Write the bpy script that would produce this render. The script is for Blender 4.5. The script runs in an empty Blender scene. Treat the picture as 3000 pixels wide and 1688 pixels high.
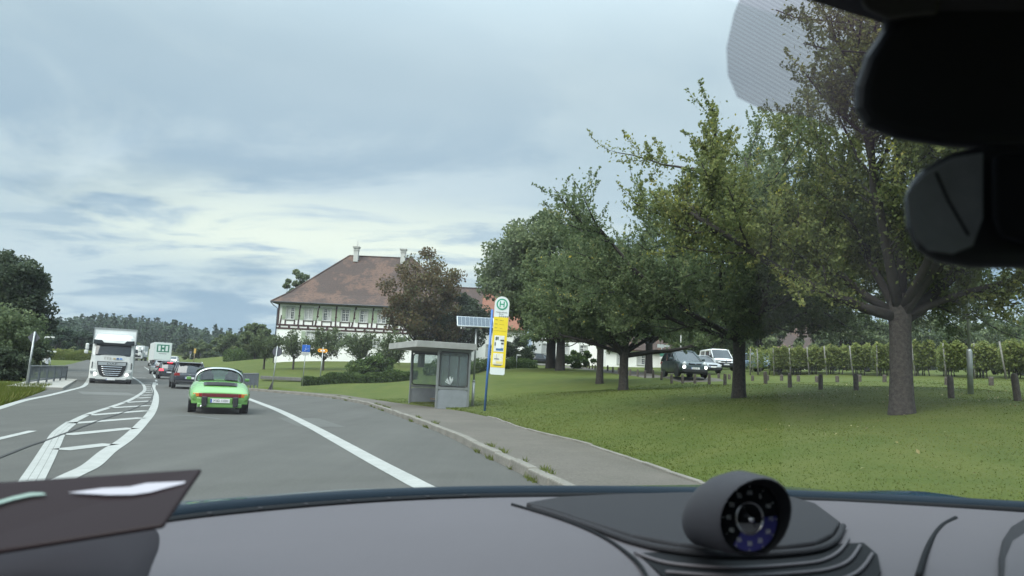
import bpy, math, random
import numpy as np
from mathutils import Vector, Matrix
R = math.radians
scene = bpy.context.scene
COL = scene.collection

# ---------------------------------------------------------------- camera
F_PX, CX, CY = 2200.0, 1500.0, 844.0
PITCH, ROLL = R(7.2), R(2.5)
CAM = np.array([0.0, 0.0, 1.2])
cp, sp, cr, sr = math.cos(PITCH), math.sin(PITCH), math.cos(ROLL), math.sin(ROLL)
V_F = np.array([0, cp, sp]); V_U0 = np.array([0, -sp, cp]); V_R0 = np.array([1.0, 0, 0])
V_R = V_R0 * cr + V_U0 * sr
V_U = V_U0 * cr - V_R0 * sr
cam = bpy.data.objects.new('camera', bpy.data.cameras.new('camera'))
COL.objects.link(cam)
cam.matrix_world = Matrix(((V_R[0], V_U[0], -V_F[0], CAM[0]), (V_R[1], V_U[1], -V_F[1], CAM[1]),
                           (V_R[2], V_U[2], -V_F[2], CAM[2]), (0, 0, 0, 1)))
cam.data.sensor_width = 36.0
cam.data.lens = F_PX / 3000 * 36
cam.data.clip_start = 0.02
cam.data.clip_end = 6000
cam.data.dof.use_dof = True
cam.data.dof.focus_distance = 32.0
cam.data.dof.aperture_fstop = 8.5
scene.camera = cam

# ---------------------------------------------------------------- sky, sun, exposure
SUN_EL, SUN_AZ = R(50), R(-145)      # high behind us to the left, behind thin cloud
SKY_GAIN = 1.0
world = bpy.data.worlds.new('World'); scene.world = world; world.use_nodes = True
wn, wl = world.node_tree.nodes, world.node_tree.links
wn.clear()
def W(t, **k):
    n = wn.new(t)
    for a, b in k.items():
        if a == 'op': n.operation = b
        else: setattr(n, a, b)
    return n
def wset(n, **k):
    for a, b in k.items(): n.inputs[a].default_value = b
def wmath(op, a, b=None, clamp=False):
    n = W('ShaderNodeMath', op=op); n.use_clamp = clamp
    for i, v in enumerate((a, b)):
        if v is None: continue
        if isinstance(v, (int, float)): n.inputs[i].default_value = v
        else: wl.new(v, n.inputs[i])
    return n.outputs[0]
def wmix(fac, a, b):
    n = W('ShaderNodeMix', data_type='RGBA')
    for s, v in ((0, fac), (6, a), (7, b)):
        if isinstance(v, (int, float)): n.inputs[s].default_value = v
        elif isinstance(v, tuple): n.inputs[s].default_value = (*v, 1)
        else: wl.new(v, n.inputs[s])
    return n.outputs[2]
def wrange(v, a, b, c=0.0, d=1.0):
    n = W('ShaderNodeMapRange'); n.interpolation_type = 'SMOOTHSTEP'; wl.new(v, n.inputs[0])
    for i, x in enumerate((a, b, c, d)): n.inputs[i + 1].default_value = x
    return n.outputs[0]
tc = W('ShaderNodeTexCoord')
sep = W('ShaderNodeSeparateXYZ'); wl.new(tc.outputs['Generated'], sep.inputs[0])
zz = wmath('MAXIMUM', sep.outputs[2], 0.0)
den = wmath('ADD', zz, 0.13)
cx_ = wmath('DIVIDE', sep.outputs[0], den); cy_ = wmath('DIVIDE', sep.outputs[1], den)
comb = W('ShaderNodeCombineXYZ'); wl.new(cx_, comb.inputs[0]); wl.new(cy_, comb.inputs[1])
def wnoise(scale, detail, rough, off, dist=0.0, sx=1.0):
    mp = W('ShaderNodeMapping'); wl.new(comb.outputs[0], mp.inputs[0])
    mp.inputs[1].default_value = off; mp.inputs[3].default_value = (sx, 1, 1)
    n = W('ShaderNodeTexNoise'); wl.new(mp.outputs[0], n.inputs['Vector'])
    n.inputs['Scale'].default_value = scale; n.inputs['Detail'].default_value = detail
    n.inputs['Roughness'].default_value = rough; n.inputs['Distortion'].default_value = dist
    return n.outputs[0]
nishita = W('ShaderNodeTexSky'); nishita.sky_type = 'NISHITA'; nishita.sun_disc = False
nishita.sun_elevation = SUN_EL; nishita.sun_rotation = SUN_AZ
nishita.air_density = 1.0; nishita.dust_density = 3.0
nsk = W('ShaderNodeVectorMath', op='SCALE'); wl.new(nishita.outputs[0], nsk.inputs[0]); nsk.inputs['Scale'].default_value = 1.0
# cloud deck colours are radiances in the same unit as the sky (x0.1 at the background)
big = wnoise(0.55, 4, 0.5, (3.1, 1.7, 0), 0.3)
veil = wmix(wrange(big, 0.36, 0.66), (2.5, 3.1, 3.52), (3.1, 3.62, 3.95))
mid = wnoise(1.0, 8, 0.58, (7.4, 0.6, 0), 0.35)
low = wrange(zz, 0.10, 0.46, 1.0, 0.10)
patch = wmath('MULTIPLY', wrange(mid, 0.45, 0.61), low)
deck = wmix(wmath('MULTIPLY', patch, 1.0), veil, (1.3, 1.98, 2.7))
fine = wnoise(2.6, 8, 0.6, (1.2, 5.5, 0), 0.4, 0.55)
near_h = wrange(zz, 0.04, 0.26, 1.0, 0.0)
patch2 = wmath('MULTIPLY', wrange(fine, 0.52, 0.64), near_h)
deck2 = wmix(wmath('MULTIPLY', patch2, 0.75), deck, (1.2, 1.9, 2.65))
# thin bright gap where the sun stands behind the cloud, low ahead of the road
dotv = W('ShaderNodeVectorMath', op='DOT_PRODUCT'); wl.new(tc.outputs['Generated'], dotv.inputs[0])
dotv.inputs[1].default_value = (math.sin(R(-12)), math.cos(R(-12)), 0)
hz = wmath('DIVIDE', dotv.outputs['Value'], wmath('SQRT', wmath('SUBTRACT', 1.001, wmath('MULTIPLY', zz, zz))))
az = wrange(hz, 0.90, 1.0)
band = wmath('MULTIPLY', wrange(zz, 0.09, 0.17), wrange(zz, 0.17, 0.26, 1.0, 0.0))
gap = wmath('MULTIPLY', wmath('MULTIPLY', az, band), wrange(fine, 0.62, 0.44))
deck3 = wmix(wmath('MULTIPLY', gap, 0.95), deck2, (4.7, 4.95, 4.3))
# overcast deck brightens towards the zenith
zen = wmath('ADD', wmath('MULTIPLY', wrange(zz, 0.36, 1.0), 3.2), 1.0)
dk = W('ShaderNodeVectorMath', op='SCALE'); wl.new(deck3, dk.inputs[0]); wl.new(zen, dk.inputs['Scale'])
skyc = wmix(0.94, nsk.outputs[0], dk.outputs[0])
bg = W('ShaderNodeBackground'); wl.new(skyc, bg.inputs[0]); bg.inputs[1].default_value = 0.1 * SKY_GAIN
wo = W('ShaderNodeOutputWorld'); wl.new(bg.outputs[0], wo.inputs[0])

sun = bpy.data.objects.new('sun', bpy.data.lights.new('sun', 'SUN')); COL.objects.link(sun)
sun.data.energy = 2.5; sun.data.angle = R(60); sun.data.color = (1.0, 0.96, 0.9)
sdir = Vector((math.sin(SUN_AZ) * math.cos(SUN_EL), math.cos(SUN_AZ) * math.cos(SUN_EL), math.sin(SUN_EL)))
sun.rotation_euler = sdir.to_track_quat('Z', 'Y').to_euler()
vs = scene.view_settings
vs.view_transform = 'Standard'; vs.look = 'None'; vs.gamma = 1.0; vs.use_curve_mapping = False
vs.exposure = 1.2
scene.cycles.max_bounces = 7; scene.cycles.diffuse_bounces = 3; scene.cycles.glossy_bounces = 2
scene.cycles.transmission_bounces = 4; scene.cycles.transparent_max_bounces = 8
scene.cycles.caustics_reflective = False; scene.cycles.caustics_refractive = False
scene.cycles.use_denoising = True

# ---------------------------------------------------------------- helpers
def unp(px, py, d):
    u = (px - CX) / F_PX; v = -(py - CY) / F_PX
    k = V_F + u * V_R + v * V_U
    return CAM + k * (d / k[1])
def ray(px, py):
    u = (px - CX) / F_PX; v = -(py - CY) / F_PX
    return V_F + u * V_R + v * V_U
ZRY = [-60, 45, 70, 117, 150, 200, 300, 600]
ZRZ = [0, 0, 0.25, 1.15, 2.1, 2.8, 4.0, 5.0]
def zr(y):
    return np.interp(y, ZRY, ZRZ)
def on_road(px, py, off=0.0):
    k = ray(px, py); y = 20.0
    for _ in range(60):
        z = float(zr(y)) + off
        t = (z - CAM[2]) / k[2] if k[2] < -1e-4 else 900
        yn = min(max(t * k[1], 1), 400)
        y = 0.6 * y + 0.4 * yn
    return np.array([k[0] / k[1] * y, y, float(zr(y)) + off])

def mesh_np(name, V, Q, mats=None, parent=None, smooth=False, attr=None, mi=None):
    """V (n,3); Q (m,k) faces of k corners"""
    V = np.asarray(V, dtype=np.float32); Q = np.asarray(Q, dtype=np.int32)
    me = bpy.data.meshes.new(name)
    m, k = Q.shape
    me.vertices.add(len(V)); me.vertices.foreach_set('co', V.ravel())
    me.loops.add(m * k); me.loops.foreach_set('vertex_index', Q.ravel())
    me.polygons.add(m); me.polygons.foreach_set('loop_start', np.arange(0, m * k, k, dtype=np.int32))
    if smooth: me.polygons.foreach_set('use_smooth', np.ones(m, dtype=bool))
    if mi is not None: me.polygons.foreach_set('material_index', np.asarray(mi, dtype=np.int32))
    me.update(calc_edges=True)
    if attr is not None:
        a = me.attributes.new('rnd', 'FLOAT', 'FACE'); a.data.foreach_set('value', np.asarray(attr, dtype=np.float32))
    for mt in (mats if isinstance(mats, (list, tuple)) else [mats]):
        if mt: me.materials.append(mt)
    return link(name, me, parent)
def link(name, me, parent=None):
    o = bpy.data.objects.new(name, me); COL.objects.link(o)
    if parent is not None: o.parent = parent
    return o
def tag(o, label=None, cat=None, group=None, kind=None):
    if label: o['label'] = label
    if cat: o['category'] = cat
    if group: o['group'] = group
    if kind: o['kind'] = kind
    return o
def empty(name, loc=(0, 0, 0), rz=0.0, label=None, cat=None, group=None, kind=None):
    o = bpy.data.objects.new(name, None); COL.objects.link(o)
    o.location = loc; o.rotation_euler = (0, 0, rz); o.empty_display_size = 0.2
    return tag(o, label, cat, group, kind)
def copy_tree(o, parent=None):
    c = o.copy(); COL.objects.link(c); c.parent = parent
    for ch in list(o.children): copy_tree(ch, c)
    return c

class MB:
    def __init__(s): s.v = []; s.f = []
    def add(s, v, f):
        b = len(s.v); s.v += [tuple(map(float, q)) for q in v]; s.f += [tuple(b + i for i in q) for q in f]; return s
    def box(s, c, d, rot=None, taper=None):
        x, y, z = [q / 2 for q in d]
        P = [(-x, -y, -z), (x, -y, -z), (x, y, -z), (-x, y, -z), (-x, -y, z), (x, -y, z), (x, y, z), (-x, y, z)]
        if taper: P = P[:4] + [(a * taper[0], b * taper[1], h) for a, b, h in P[4:]]
        M = rot if rot is not None else Matrix.Identity(3)
        P = [tuple(M @ Vector(p) + Vector(c)) for p in P]
        return s.add(P, [(3, 2, 1, 0), (4, 5, 6, 7), (0, 1, 5, 4), (1, 2, 6, 5), (2, 3, 7, 6), (3, 0, 4, 7)])
    def bar(s, a, b, w, h, up=(0, 0, 1)):
        a, b = Vector(a), Vector(b); d = (b - a).normalized(); u = Vector(up)
        if abs(d.dot(u)) > .97: u = Vector((0, 1, 0))
        r = d.cross(u).normalized(); u = r.cross(d).normalized()
        P = []
        for q in (a, b):
            for i, j in ((-1, -1), (1, -1), (1, 1), (-1, 1)): P.append(q + r * (i * w / 2) + u * (j * h / 2))
        return s.add(P, [(3, 2, 1, 0), (4, 5, 6, 7), (0, 1, 5, 4), (1, 2, 6, 5), (2, 3, 7, 6), (3, 0, 4, 7)])
    def tube(s, pts, rad, n=8, cap=True, sq=1.0):
        pts = [Vector(p) for p in pts]
        if isinstance(rad, (int, float)): rad = [rad] * len(pts)
        V = []; Fc = []; prev = None
        for i, p in enumerate(pts):
            d = (pts[min(i + 1, len(pts) - 1)] - pts[max(i - 1, 0)]).normalized()
            if prev is None:
                a = Vector((0, 0, 1)) if abs(d.z) < .9 else Vector((1, 0, 0)); prev = d.cross(a).normalized()
            r = (prev - d * prev.dot(d)).normalized(); prev = r; u = d.cross(r)
            for k in range(n):
                t = 2 * math.pi * k / n; V.append(p + (r * math.cos(t) + u * (math.sin(t) * sq)) * rad[i])
        for i in range(len(pts) - 1):
            for k in range(n): Fc.append((i * n + k, i * n + (k + 1) % n, (i + 1) * n + (k + 1) % n, (i + 1) * n + k))
        if cap: Fc.append(tuple(range(n - 1, -1, -1))); Fc.append(tuple((len(pts) - 1) * n + k for k in range(n)))
        return s.add(V, Fc)
    def prism(s, poly, a, b):
        """poly: list of 3-d points; swept from offset a to offset b (vectors)"""
        n = len(poly); a, b = Vector(a), Vector(b)
        P = [Vector(p) + a for p in poly] + [Vector(p) + b for p in poly]
        return s.add(P, [tuple(range(n)), tuple(range(2 * n - 1, n - 1, -1))] + [(i, n + i, n + (i + 1) % n, (i + 1) % n) for i in range(n)])
    def poly(s, pts): return s.add(pts, [tuple(range(len(pts)))])
    def lathe(s, prof, n=16, c=(0, 0, 0), axis='z'):
        V = []; Fc = []
        for r_, h in prof:
            for k in range(n):
                t = 2 * math.pi * k / n; p = (r_ * math.cos(t), r_ * math.sin(t), h)
                if axis == 'x': p = (h, p[0], p[1])
                if axis == 'y': p = (p[0], h, p[1])
                V.append((p[0] + c[0], p[1] + c[1], p[2] + c[2]))
        for i in range(len(prof) - 1):
            for k in range(n): Fc.append((i * n + k, i * n + (k + 1) % n, (i + 1) * n + (k + 1) % n, (i + 1) * n + k))
        Fc.append(tuple(range(n - 1, -1, -1))); Fc.append(tuple((len(prof) - 1) * n + k for k in range(n)))
        return s.add(V, Fc)
    def loft(s, secs, close=True, caps=True):
        n = len(secs[0]); V = [p for q in secs for p in q]; Fc = []
        for i in range(len(secs) - 1):
            for k in range(n if close else n - 1):
                Fc.append((i * n + k, i * n + (k + 1) % n, (i + 1) * n + (k + 1) % n, (i + 1) * n + k))
        if caps: Fc.append(tuple(range(n - 1, -1, -1))); Fc.append(tuple((len(secs) - 1) * n + k for k in range(n)))
        return s.add(V, Fc)
    def build(s, name, mat, parent=None, smooth=False, bevel=0.0, sub=0, seg=2):
        me = bpy.data.meshes.new(name); me.from_pydata(s.v, [], s.f); me.update()
        if smooth: me.polygons.foreach_set('use_smooth', [True] * len(me.polygons))
        me.materials.append(mat)
        o = link(name, me, parent)
        if bevel:
            b = o.modifiers.new('b', 'BEVEL'); b.width = bevel; b.segments = seg; b.limit_method = 'ANGLE'; b.angle_limit = R(35)
        if sub:
            m = o.modifiers.new('s', 'SUBSURF'); m.levels = sub; m.render_levels = sub
        return o

_mats = {}
def mat(name, col, rough=0.6, metal=0.0, spec=0.5, var=0.0, vscale=3.0, bump=0.0, bscale=60.0, coat=0.0, emit=None, estr=1.0, alpha=None, col2=None, detail=6, coord='Object', sheen=0):
    if name in _mats: return _mats[name]
    m = bpy.data.materials.new(name); m.use_nodes = True; _mats[name] = m
    N, L = m.node_tree.nodes, m.node_tree.links; b = N['Principled BSDF']
    b.inputs['Base Color'].default_value = (*col, 1); b.inputs['Roughness'].default_value = rough
    b.inputs['Metallic'].default_value = metal; b.inputs['Specular IOR Level'].default_value = spec
    b.inputs['Coat Weight'].default_value = coat; b.inputs['Coat Roughness'].default_value = 0.05
    if emit: b.inputs['Emission Color'].default_value = (*emit, 1); b.inputs['Emission Strength'].default_value = estr
    if alpha is not None: b.inputs['Alpha'].default_value = alpha
    if var or col2 or bump: t = N.new('ShaderNodeTexCoord')
    if var or col2:
        n = N.new('ShaderNodeTexNoise'); L.new(t.outputs[coord], n.inputs['Vector'])
        n.inputs['Scale'].default_value = vscale; n.inputs['Detail'].default_value = detail; n.inputs['Roughness'].default_value = .65
        r = N.new('ShaderNodeValToRGB'); L.new(n.outputs[0], r.inputs[0]); L.new(r.outputs[0], b.inputs['Base Color'])
        c2 = col2 or tuple(min(1, c * (1 + var)) for c in col); c1 = col if col2 else tuple(c * (1 - var) for c in col)
        r.color_ramp.elements[0].position = .33; r.color_ramp.elements[1].position = .68
        r.color_ramp.elements[0].color = (*c1, 1); r.color_ramp.elements[1].color = (*c2, 1)
    if bump:
        n2 = N.new('ShaderNodeTexNoise'); L.new(t.outputs[coord], n2.inputs['Vector']); n2.inputs['Scale'].default_value = bscale; n2.inputs['Detail'].default_value = 4
        bp = N.new('ShaderNodeBump'); bp.inputs['Strength'].default_value = bump; bp.inputs['Distance'].default_value = 0.02
        L.new(n2.outputs[0], bp.inputs['Height']); L.new(bp.outputs[0], b.inputs['Normal'])
    return m
def leaf_mat(name, stops, trans=0.35, rough=0.5):
    m = bpy.data.materials.new(name); m.use_nodes = True
    N, L = m.node_tree.nodes, m.node_tree.links; b = N['Principled BSDF']; out = N['Material Output']
    a = N.new('ShaderNodeAttribute'); a.attribute_name = 'rnd'
    r = N.new('ShaderNodeValToRGB'); L.new(a.outputs['Fac'], r.inputs[0])
    e = r.color_ramp.elements
    while len(e) < len(stops): e.new(0.5)
    for i, (p, c) in enumerate(stops): e[i].position = p; e[i].color = (*c, 1)
    L.new(r.outputs[0], b.inputs['Base Color']); b.inputs['Roughness'].default_value = rough; b.inputs['Specular IOR Level'].default_value = 0.12
    t = N.new('ShaderNodeBsdfTranslucent'); L.new(r.outputs[0], t.inputs[0])
    mx = N.new('ShaderNodeMixShader'); mx.inputs[0].default_value = trans
    L.new(b.outputs[0], mx.inputs[1]); L.new(t.outputs[0], mx.inputs[2]); L.new(mx.outputs[0], out.inputs[0])
    return m
def glass_mat(name, tint, gloss, rough=0.02, dust=0.0, const=None):
    m = bpy.data.materials.new(name); m.use_nodes = True
    N, L = m.node_tree.nodes, m.node_tree.links; N.clear()
    out = N.new('ShaderNodeOutputMaterial'); t = N.new('ShaderNodeBsdfTransparent'); t.inputs[0].default_value = (*tint, 1)
    g = N.new('ShaderNodeBsdfGlossy'); g.inputs['Roughness'].default_value = rough
    f = N.new('ShaderNodeLayerWeight'); f.inputs[0].default_value = 0.3
    mm = N.new('ShaderNodeMath'); mm.operation = 'MULTIPLY'; L.new(f.outputs['Fresnel'], mm.inputs[0]); mm.inputs[1].default_value = gloss
    mx = N.new('ShaderNodeMixShader'); (L.new(mm.outputs[0], mx.inputs[0]) if const is None else setattr(mx.inputs[0], 'default_value', const)); L.new(t.outputs[0], mx.inputs[1]); L.new(g.outputs[0], mx.inputs[2])
    last = mx
    if dust:
        d = N.new('ShaderNodeBsdfDiffuse'); d.inputs[0].default_value = (.45, .48, .48, 1); tr_ = N.new('ShaderNodeBsdfTranslucent'); tr_.inputs[0].default_value = (.45, .48, .48, 1)
        a = N.new('ShaderNodeMixShader'); L.new(d.outputs[0], a.inputs[1]); L.new(tr_.outputs[0], a.inputs[2])
        t_ = N.new('ShaderNodeTexCoord'); n = N.new('ShaderNodeTexNoise'); n.inputs['Scale'].default_value = 3; n.inputs['Detail'].default_value = 6; L.new(t_.outputs['Object'], n.inputs['Vector']); k = N.new('ShaderNodeMath'); k.operation = 'MULTIPLY'; L.new(n.outputs[0], k.inputs[0]); k.inputs[1].default_value = dust * 2
        last = N.new('ShaderNodeMixShader'); L.new(k.outputs[0], last.inputs[0]); L.new(mx.outputs[0], last.inputs[1]); L.new(a.outputs[0], last.inputs[2])
    L.new(last.outputs[0], out.inputs[0])
    return m
def text(name, s, size, m, parent, loc, rot, sx=1.0, ext=0.002, align='CENTER'):
    cu = bpy.data.curves.new(name, 'FONT'); cu.body = s; cu.size = size; cu.extrude = ext; cu.align_x = align; cu.align_y = 'CENTER'; cu.resolution_u = 3
    tmp = bpy.data.objects.new('tmp', cu); me = bpy.data.meshes.new_from_object(tmp)
    bpy.data.objects.remove(tmp)
    me.materials.clear(); me.materials.append(m)
    o = link(name, me, parent); o.location = loc; o.rotation_euler = rot; o.scale = (sx, 1, 1)
    return o

# ---------------------------------------------------------------- shared materials
M_WHITE = mat('white_paint', (.56, .57, .555), .35, coat=.3, var=.04, vscale=2)
M_BLACK = mat('black_plastic', (.015, .016, .018), .5)
M_RUBBER = mat('rubber', (.02, .02, .021), .8, var=.3, vscale=20)
M_STEEL = mat('galvanised_steel', (.33, .35, .35), .45, metal=.6, var=.15, vscale=6)
M_GREYP = mat('grey_sheet_metal', (.21, .225, .235), .5, var=.12, vscale=3)
M_DGLASS = mat('dark_car_glass', (.02, .025, .03), .04, spec=.8)
M_CHROME = mat('chrome', (.7, .7, .72), .15, metal=1)
M_RED = mat('red_lens', (.25, .01, .012), .15, coat=.5)
M_REDLIT = mat('lit_brake_lens', (.5, .02, .02), .2, emit=(1, .03, .05), estr=3.0)
M_ORANGE = mat('orange_lens', (.55, .15, .02), .2, coat=.5)
M_LAMP = mat('lit_headlamp', (.9, .9, .9), .2, emit=(1, .98, .92), estr=2.0)
M_LENS = mat('clear_lens', (.5, .52, .53), .08, coat=.5)
M_PLATE = mat('plate_white', (.72, .73, .73), .4)
M_INK = mat('black_ink', (.02, .02, .02), .6)
M_BARK = mat('bark', (.018, .016, .014), .95, col2=(.060, .052, .045), vscale=14, bump=1.0, bscale=22)
M_BARKD = mat('dark_bark', (.016, .014, .012), .9, col2=(.035, .03, .026), vscale=6, bump=.6, bscale=15)
# ---------------------------------------------------------------- terrain through the points where things meet the ground
CP = [  # px, py, depth
    (1426, 1203, 27), (1390, 1191, 29.5), (1275, 1190, 28.5), (1195, 1174, 31.8), (2640, 1218, 16), (2165, 1170, 23.5), (1827, 1140, 32),
    (1760, 1125, 42), (1637, 1085, 60), (1610, 1080, 66), (2060, 1117, 44), (1955, 1107, 47), (2100, 1086, 70), (2215, 1088, 64),
    (2240, 1097, 57), (2700, 1106, 46), (3000, 1114, 38), (2979, 1168, 17.5), (2785, 1157, 20), (2508, 1143, 24), (2404, 1139, 26), (2314, 1135, 28),
    (2243, 1131, 31), (2124, 1130, 34), (2842, 1157, 21.5), (1890, 1109, 52), (1795, 1094, 62), (1743, 1085, 72), (1690, 1077, 88),
    (815, 1062, 94), (1000, 1060, 94), (1200, 1064, 94), (1400, 1070, 94), (771, 1082, 75), (857, 1083, 75), (945, 1085, 74), (1146, 1102, 64),
    (800, 1134, 47), (888, 1131, 50), (938, 1129, 52), (1100, 1120, 50), (1210, 1112, 48), (1340, 1098, 56), (1500, 1092, 60),
    (640, 1090, 85), (700, 1058, 110), (620, 1050, 135), (1700, 1072, 103), (1950, 1078, 95), (1584, 1071, 98), (2300, 1090, 80), (2700, 1085, 90), (3100, 1085, 80),
    (2300, 1300, 11.5), (2800, 1330, 9.6), (2000, 1240, 17), (1700, 1215, 22), (2500, 1440, 8.0), (3050, 1400, 8.6), (2400, 1200, 18), (1560, 1170, 34), (1650, 1180, 28)]
P3 = [unp(*c) for c in CP]
# kerb foot (right edge of the carriageway) and back of the pavement
KERB = [on_road(*p) for p in [(722, 1143), (891, 1158), (990, 1169), (1077, 1187), (1140, 1210), (1210, 1236), (1280, 1264), (1335, 1289), (1391, 1319), (1466, 1358), (1536, 1392), (1606, 1431)]]
BACK = [on_road(*p, .12) for p in [(722, 1136), (891, 1149), (1000, 1157), (1093, 1171), (1154, 1180), (1280, 1195), (1363, 1207), (1447, 1226), (1508, 1250), (1582, 1272), (1713, 1302), (1792, 1330), (1852, 1350), (1932, 1380), (2048, 1419)]]
d = KERB[-1] - KERB[-2]; d /= np.linalg.norm(d); KERB += [KERB[-1] + d * 4, KERB[-1] + d * 14]
d2 = BACK[-1] - BACK[-2]; d2 /= np.linalg.norm(d2); BACK += [BACK[-1] + (d * .6 + d2 * .4) * 4, BACK[-1] + d * 14]
def far_r(px, y): return np.array([unp(px, 1100, y)[0], y, zr(y)])
RIGHT = sorted([far_r(p, y) for p, y in ((655, 58), (600, 72), (560, 90), (535, 117), (545, 150), (580, 185), (640, 230))] + KERB, key=lambda p: p[1])
LEFT = [np.array([-11.5, -30, 0]), np.array([-13.5, 12, 0])] + [on_road(*p) for p in [(-30, 1203), (60, 1171), (110, 1153), (150, 1138), (178, 1124)]] + [far_r(p, y) for p, y in ((176, 60), (168, 76), (190, 110), (250, 150), (290, 185), (330, 230))]
LEFT = sorted(LEFT, key=lambda p: p[1])
RY = np.array([p[1] for p in RIGHT]); RX = np.array([p[0] for p in RIGHT]); LY = np.array([p[1] for p in LEFT]); LX = np.array([p[0] for p in LEFT])
BK = sorted(BACK, key=lambda p: p[1]); BY = np.array([p[1] for p in BK]); BX = np.array([p[0] for p in BK])
xr_ = lambda y: np.interp(y, RY, RX)
xl_ = lambda y: np.interp(y, LY, LX)
xb_ = lambda y: np.interp(y, BY, BX)
for p in BACK: P3.append(p + np.array([.12, 0, -.03]))
for y in (-30, -10, 5, 12, 20, 30, 40, 50, 65, 80, 100, 130, 160, 200, 240):
    for t in (0.0, .5, 1.0):
        x = xl_(y) + (xr_(y) - xl_(y)) * t
        P3.append(np.array([x, y, zr(y) - .08]))
for x, y, z in ((-25, 20, .1), (-40, 40, .2), (-30, 36, .05), (-60, 60, .2), (-55, 85, .8), (-70, 130, 2.0), (-90, 200, 3.2), (-120, 90, .5), (-160, 230, 4), (-30, -30, 0), (-120, -40, 0),
                (12, -25, .4), (40, -30, 1.2), (14, 4, .5), (25, 12, 1.2), (60, 20, 2.2), (120, 60, 4), (150, 150, 8), (80, 140, 6.5), (20, 160, 5), (-20, 160, 4.5), (-50, 220, 4), (60, 240, 8), (160, 260, 12), (-120, 280, 5), (0, 300, 7), (180, -40, 4)):
    P3.append(np.array([x, y, z]))
P3 = np.array(P3)
_c = P3[:, :2]; _n = len(_c)
def _phi(r2): return np.where(r2 > 1e-9, .5 * r2 * np.log(np.maximum(r2, 1e-9)), 0)
_K = _phi(((_c[:, None] - _c[None]) ** 2).sum(-1)) + np.eye(_n) * 2.0
_P = np.c_[np.ones(_n), _c]
_A = np.block([[_K, _P], [_P.T, np.zeros((3, 3))]])
_w = np.linalg.solve(_A, np.r_[P3[:, 2], 0, 0, 0])
def sstep(x, a, b):
    t = np.clip((x - a) / (b - a), 0, 1); return t * t * (3 - 2 * t)
def hills(x, y):
    az = x / np.maximum(y, 1)
    ridge = 14 + 9 * np.exp(-((az + .52) / .13) ** 2) + 3 * np.sin(az * 21) + 10 * sstep(az, .25, .7)
    return 5 + (ridge - 5) * sstep(y, 300, 640) - 20 * sstep(y, 700, 1200)
def G(x, y):
    x = np.atleast_1d(np.asarray(x, float)); y = np.atleast_1d(np.asarray(y, float)); out = np.empty_like(x)
    for i in range(0, len(x), 20000):
        q = np.c_[x[i:i + 20000], y[i:i + 20000]]
        r2 = ((q[:, None] - _c[None]) ** 2).sum(-1)
        out[i:i + 20000] = _phi(r2) @ _w[:_n] + _w[_n] + q @ _w[_n + 1:]
    out = np.clip(out, -1.5, 16)
    far = np.maximum(sstep(y, 210, 330), sstep(np.abs(x), 150, 260))
    out = out * (1 - far) + hills(x, np.maximum(y, 60)) * far
    # gentle swells of the lawn
    lawn = sstep(x - xr_(y), 3, 8) * (1 - sstep(y, 50, 90))
    out = out + lawn * (.05 * np.sin(x * .9 + y * .35) + .035 * np.sin(y * .8 - x * .4))
    # bed under carriageway and pavement
    rt = np.where(y < BY.max(), xb_(y), xr_(y))
    inr = sstep(x, xl_(y) - .5, xl_(y) + .1) * (1 - sstep(x, rt - .35, rt - .05)) * (y < 235)
    return out * (1 - inr) + np.minimum(out, zr(y) - .08) * inr
def g(x, y): return float(G(x, y)[0])
def put(px, d): x = unp(px, 1100, d)[0]; return (x, d, g(x, d))

def tint_noise(name, c, scales, rough=.9, bump=.3, bscale=40, bdist=.02):
    """c: three colours mixed by two noise scales"""
    m = bpy.data.materials.new(name); m.use_nodes = True
    N, L = m.node_tree.nodes, m.node_tree.links; b = N['Principled BSDF']; b.inputs['Roughness'].default_value = rough; b.inputs['Specular IOR Level'].default_value = .25
    t = N.new('ShaderNodeTexCoord')
    prev = None
    for i, sc in enumerate(scales):
        n = N.new('ShaderNodeTexNoise'); L.new(t.outputs['Object'], n.inputs['Vector']); n.inputs['Scale'].default_value = sc; n.inputs['Detail'].default_value = 6; n.inputs['Roughness'].default_value = .6
        r = N.new('ShaderNodeMapRange'); L.new(n.outputs[0], r.inputs[0]); r.inputs[1].default_value = .36; r.inputs[2].default_value = .66
        x = N.new('ShaderNodeMix'); x.data_type = 'RGBA'; L.new(r.outputs[0], x.inputs[0])
        if prev is None: x.inputs[6].default_value = (*c[0], 1)
        else: L.new(prev, x.inputs[6])
        x.inputs[7].default_value = (*c[i + 1], 1)
        if prev is not None:
            mu = N.new('ShaderNodeMath'); mu.operation = 'MULTIPLY'; L.new(r.outputs[0], mu.inputs[0]); mu.inputs[1].default_value = .6; L.new(mu.outputs[0], x.inputs[0])
        prev = x.outputs[2]
    L.new(prev, b.inputs['Base Color'])
    n2 = N.new('ShaderNodeTexNoise'); L.new(t.outputs['Object'], n2.inputs['Vector']); n2.inputs['Scale'].default_value = bscale; n2.inputs['Detail'].default_value = 5
    bp = N.new('ShaderNodeBump'); bp.inputs['Strength'].default_value = bump; bp.inputs['Distance'].default_value = bdist; L.new(n2.outputs[0], bp.inputs['Height']); L.new(bp.outputs[0], b.inputs['Normal'])
    return m
M_GRASS = tint_noise('mown_grass', [(.044, .068, .009), (.066, .088, .012), (.102, .108, .025), (.060, .080, .012)], (.16, 1.1, 26.0), bump=.8, bscale=30, bdist=.05)
M_ASPH = tint_noise('worn_asphalt', [(.060, .060, .054), (.073, .072, .066), (.051, .051, .047), (.104, .102, .094)], (.22, 1.1, 42.0), rough=.85, bump=.35, bscale=160, bdist=.004)
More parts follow.
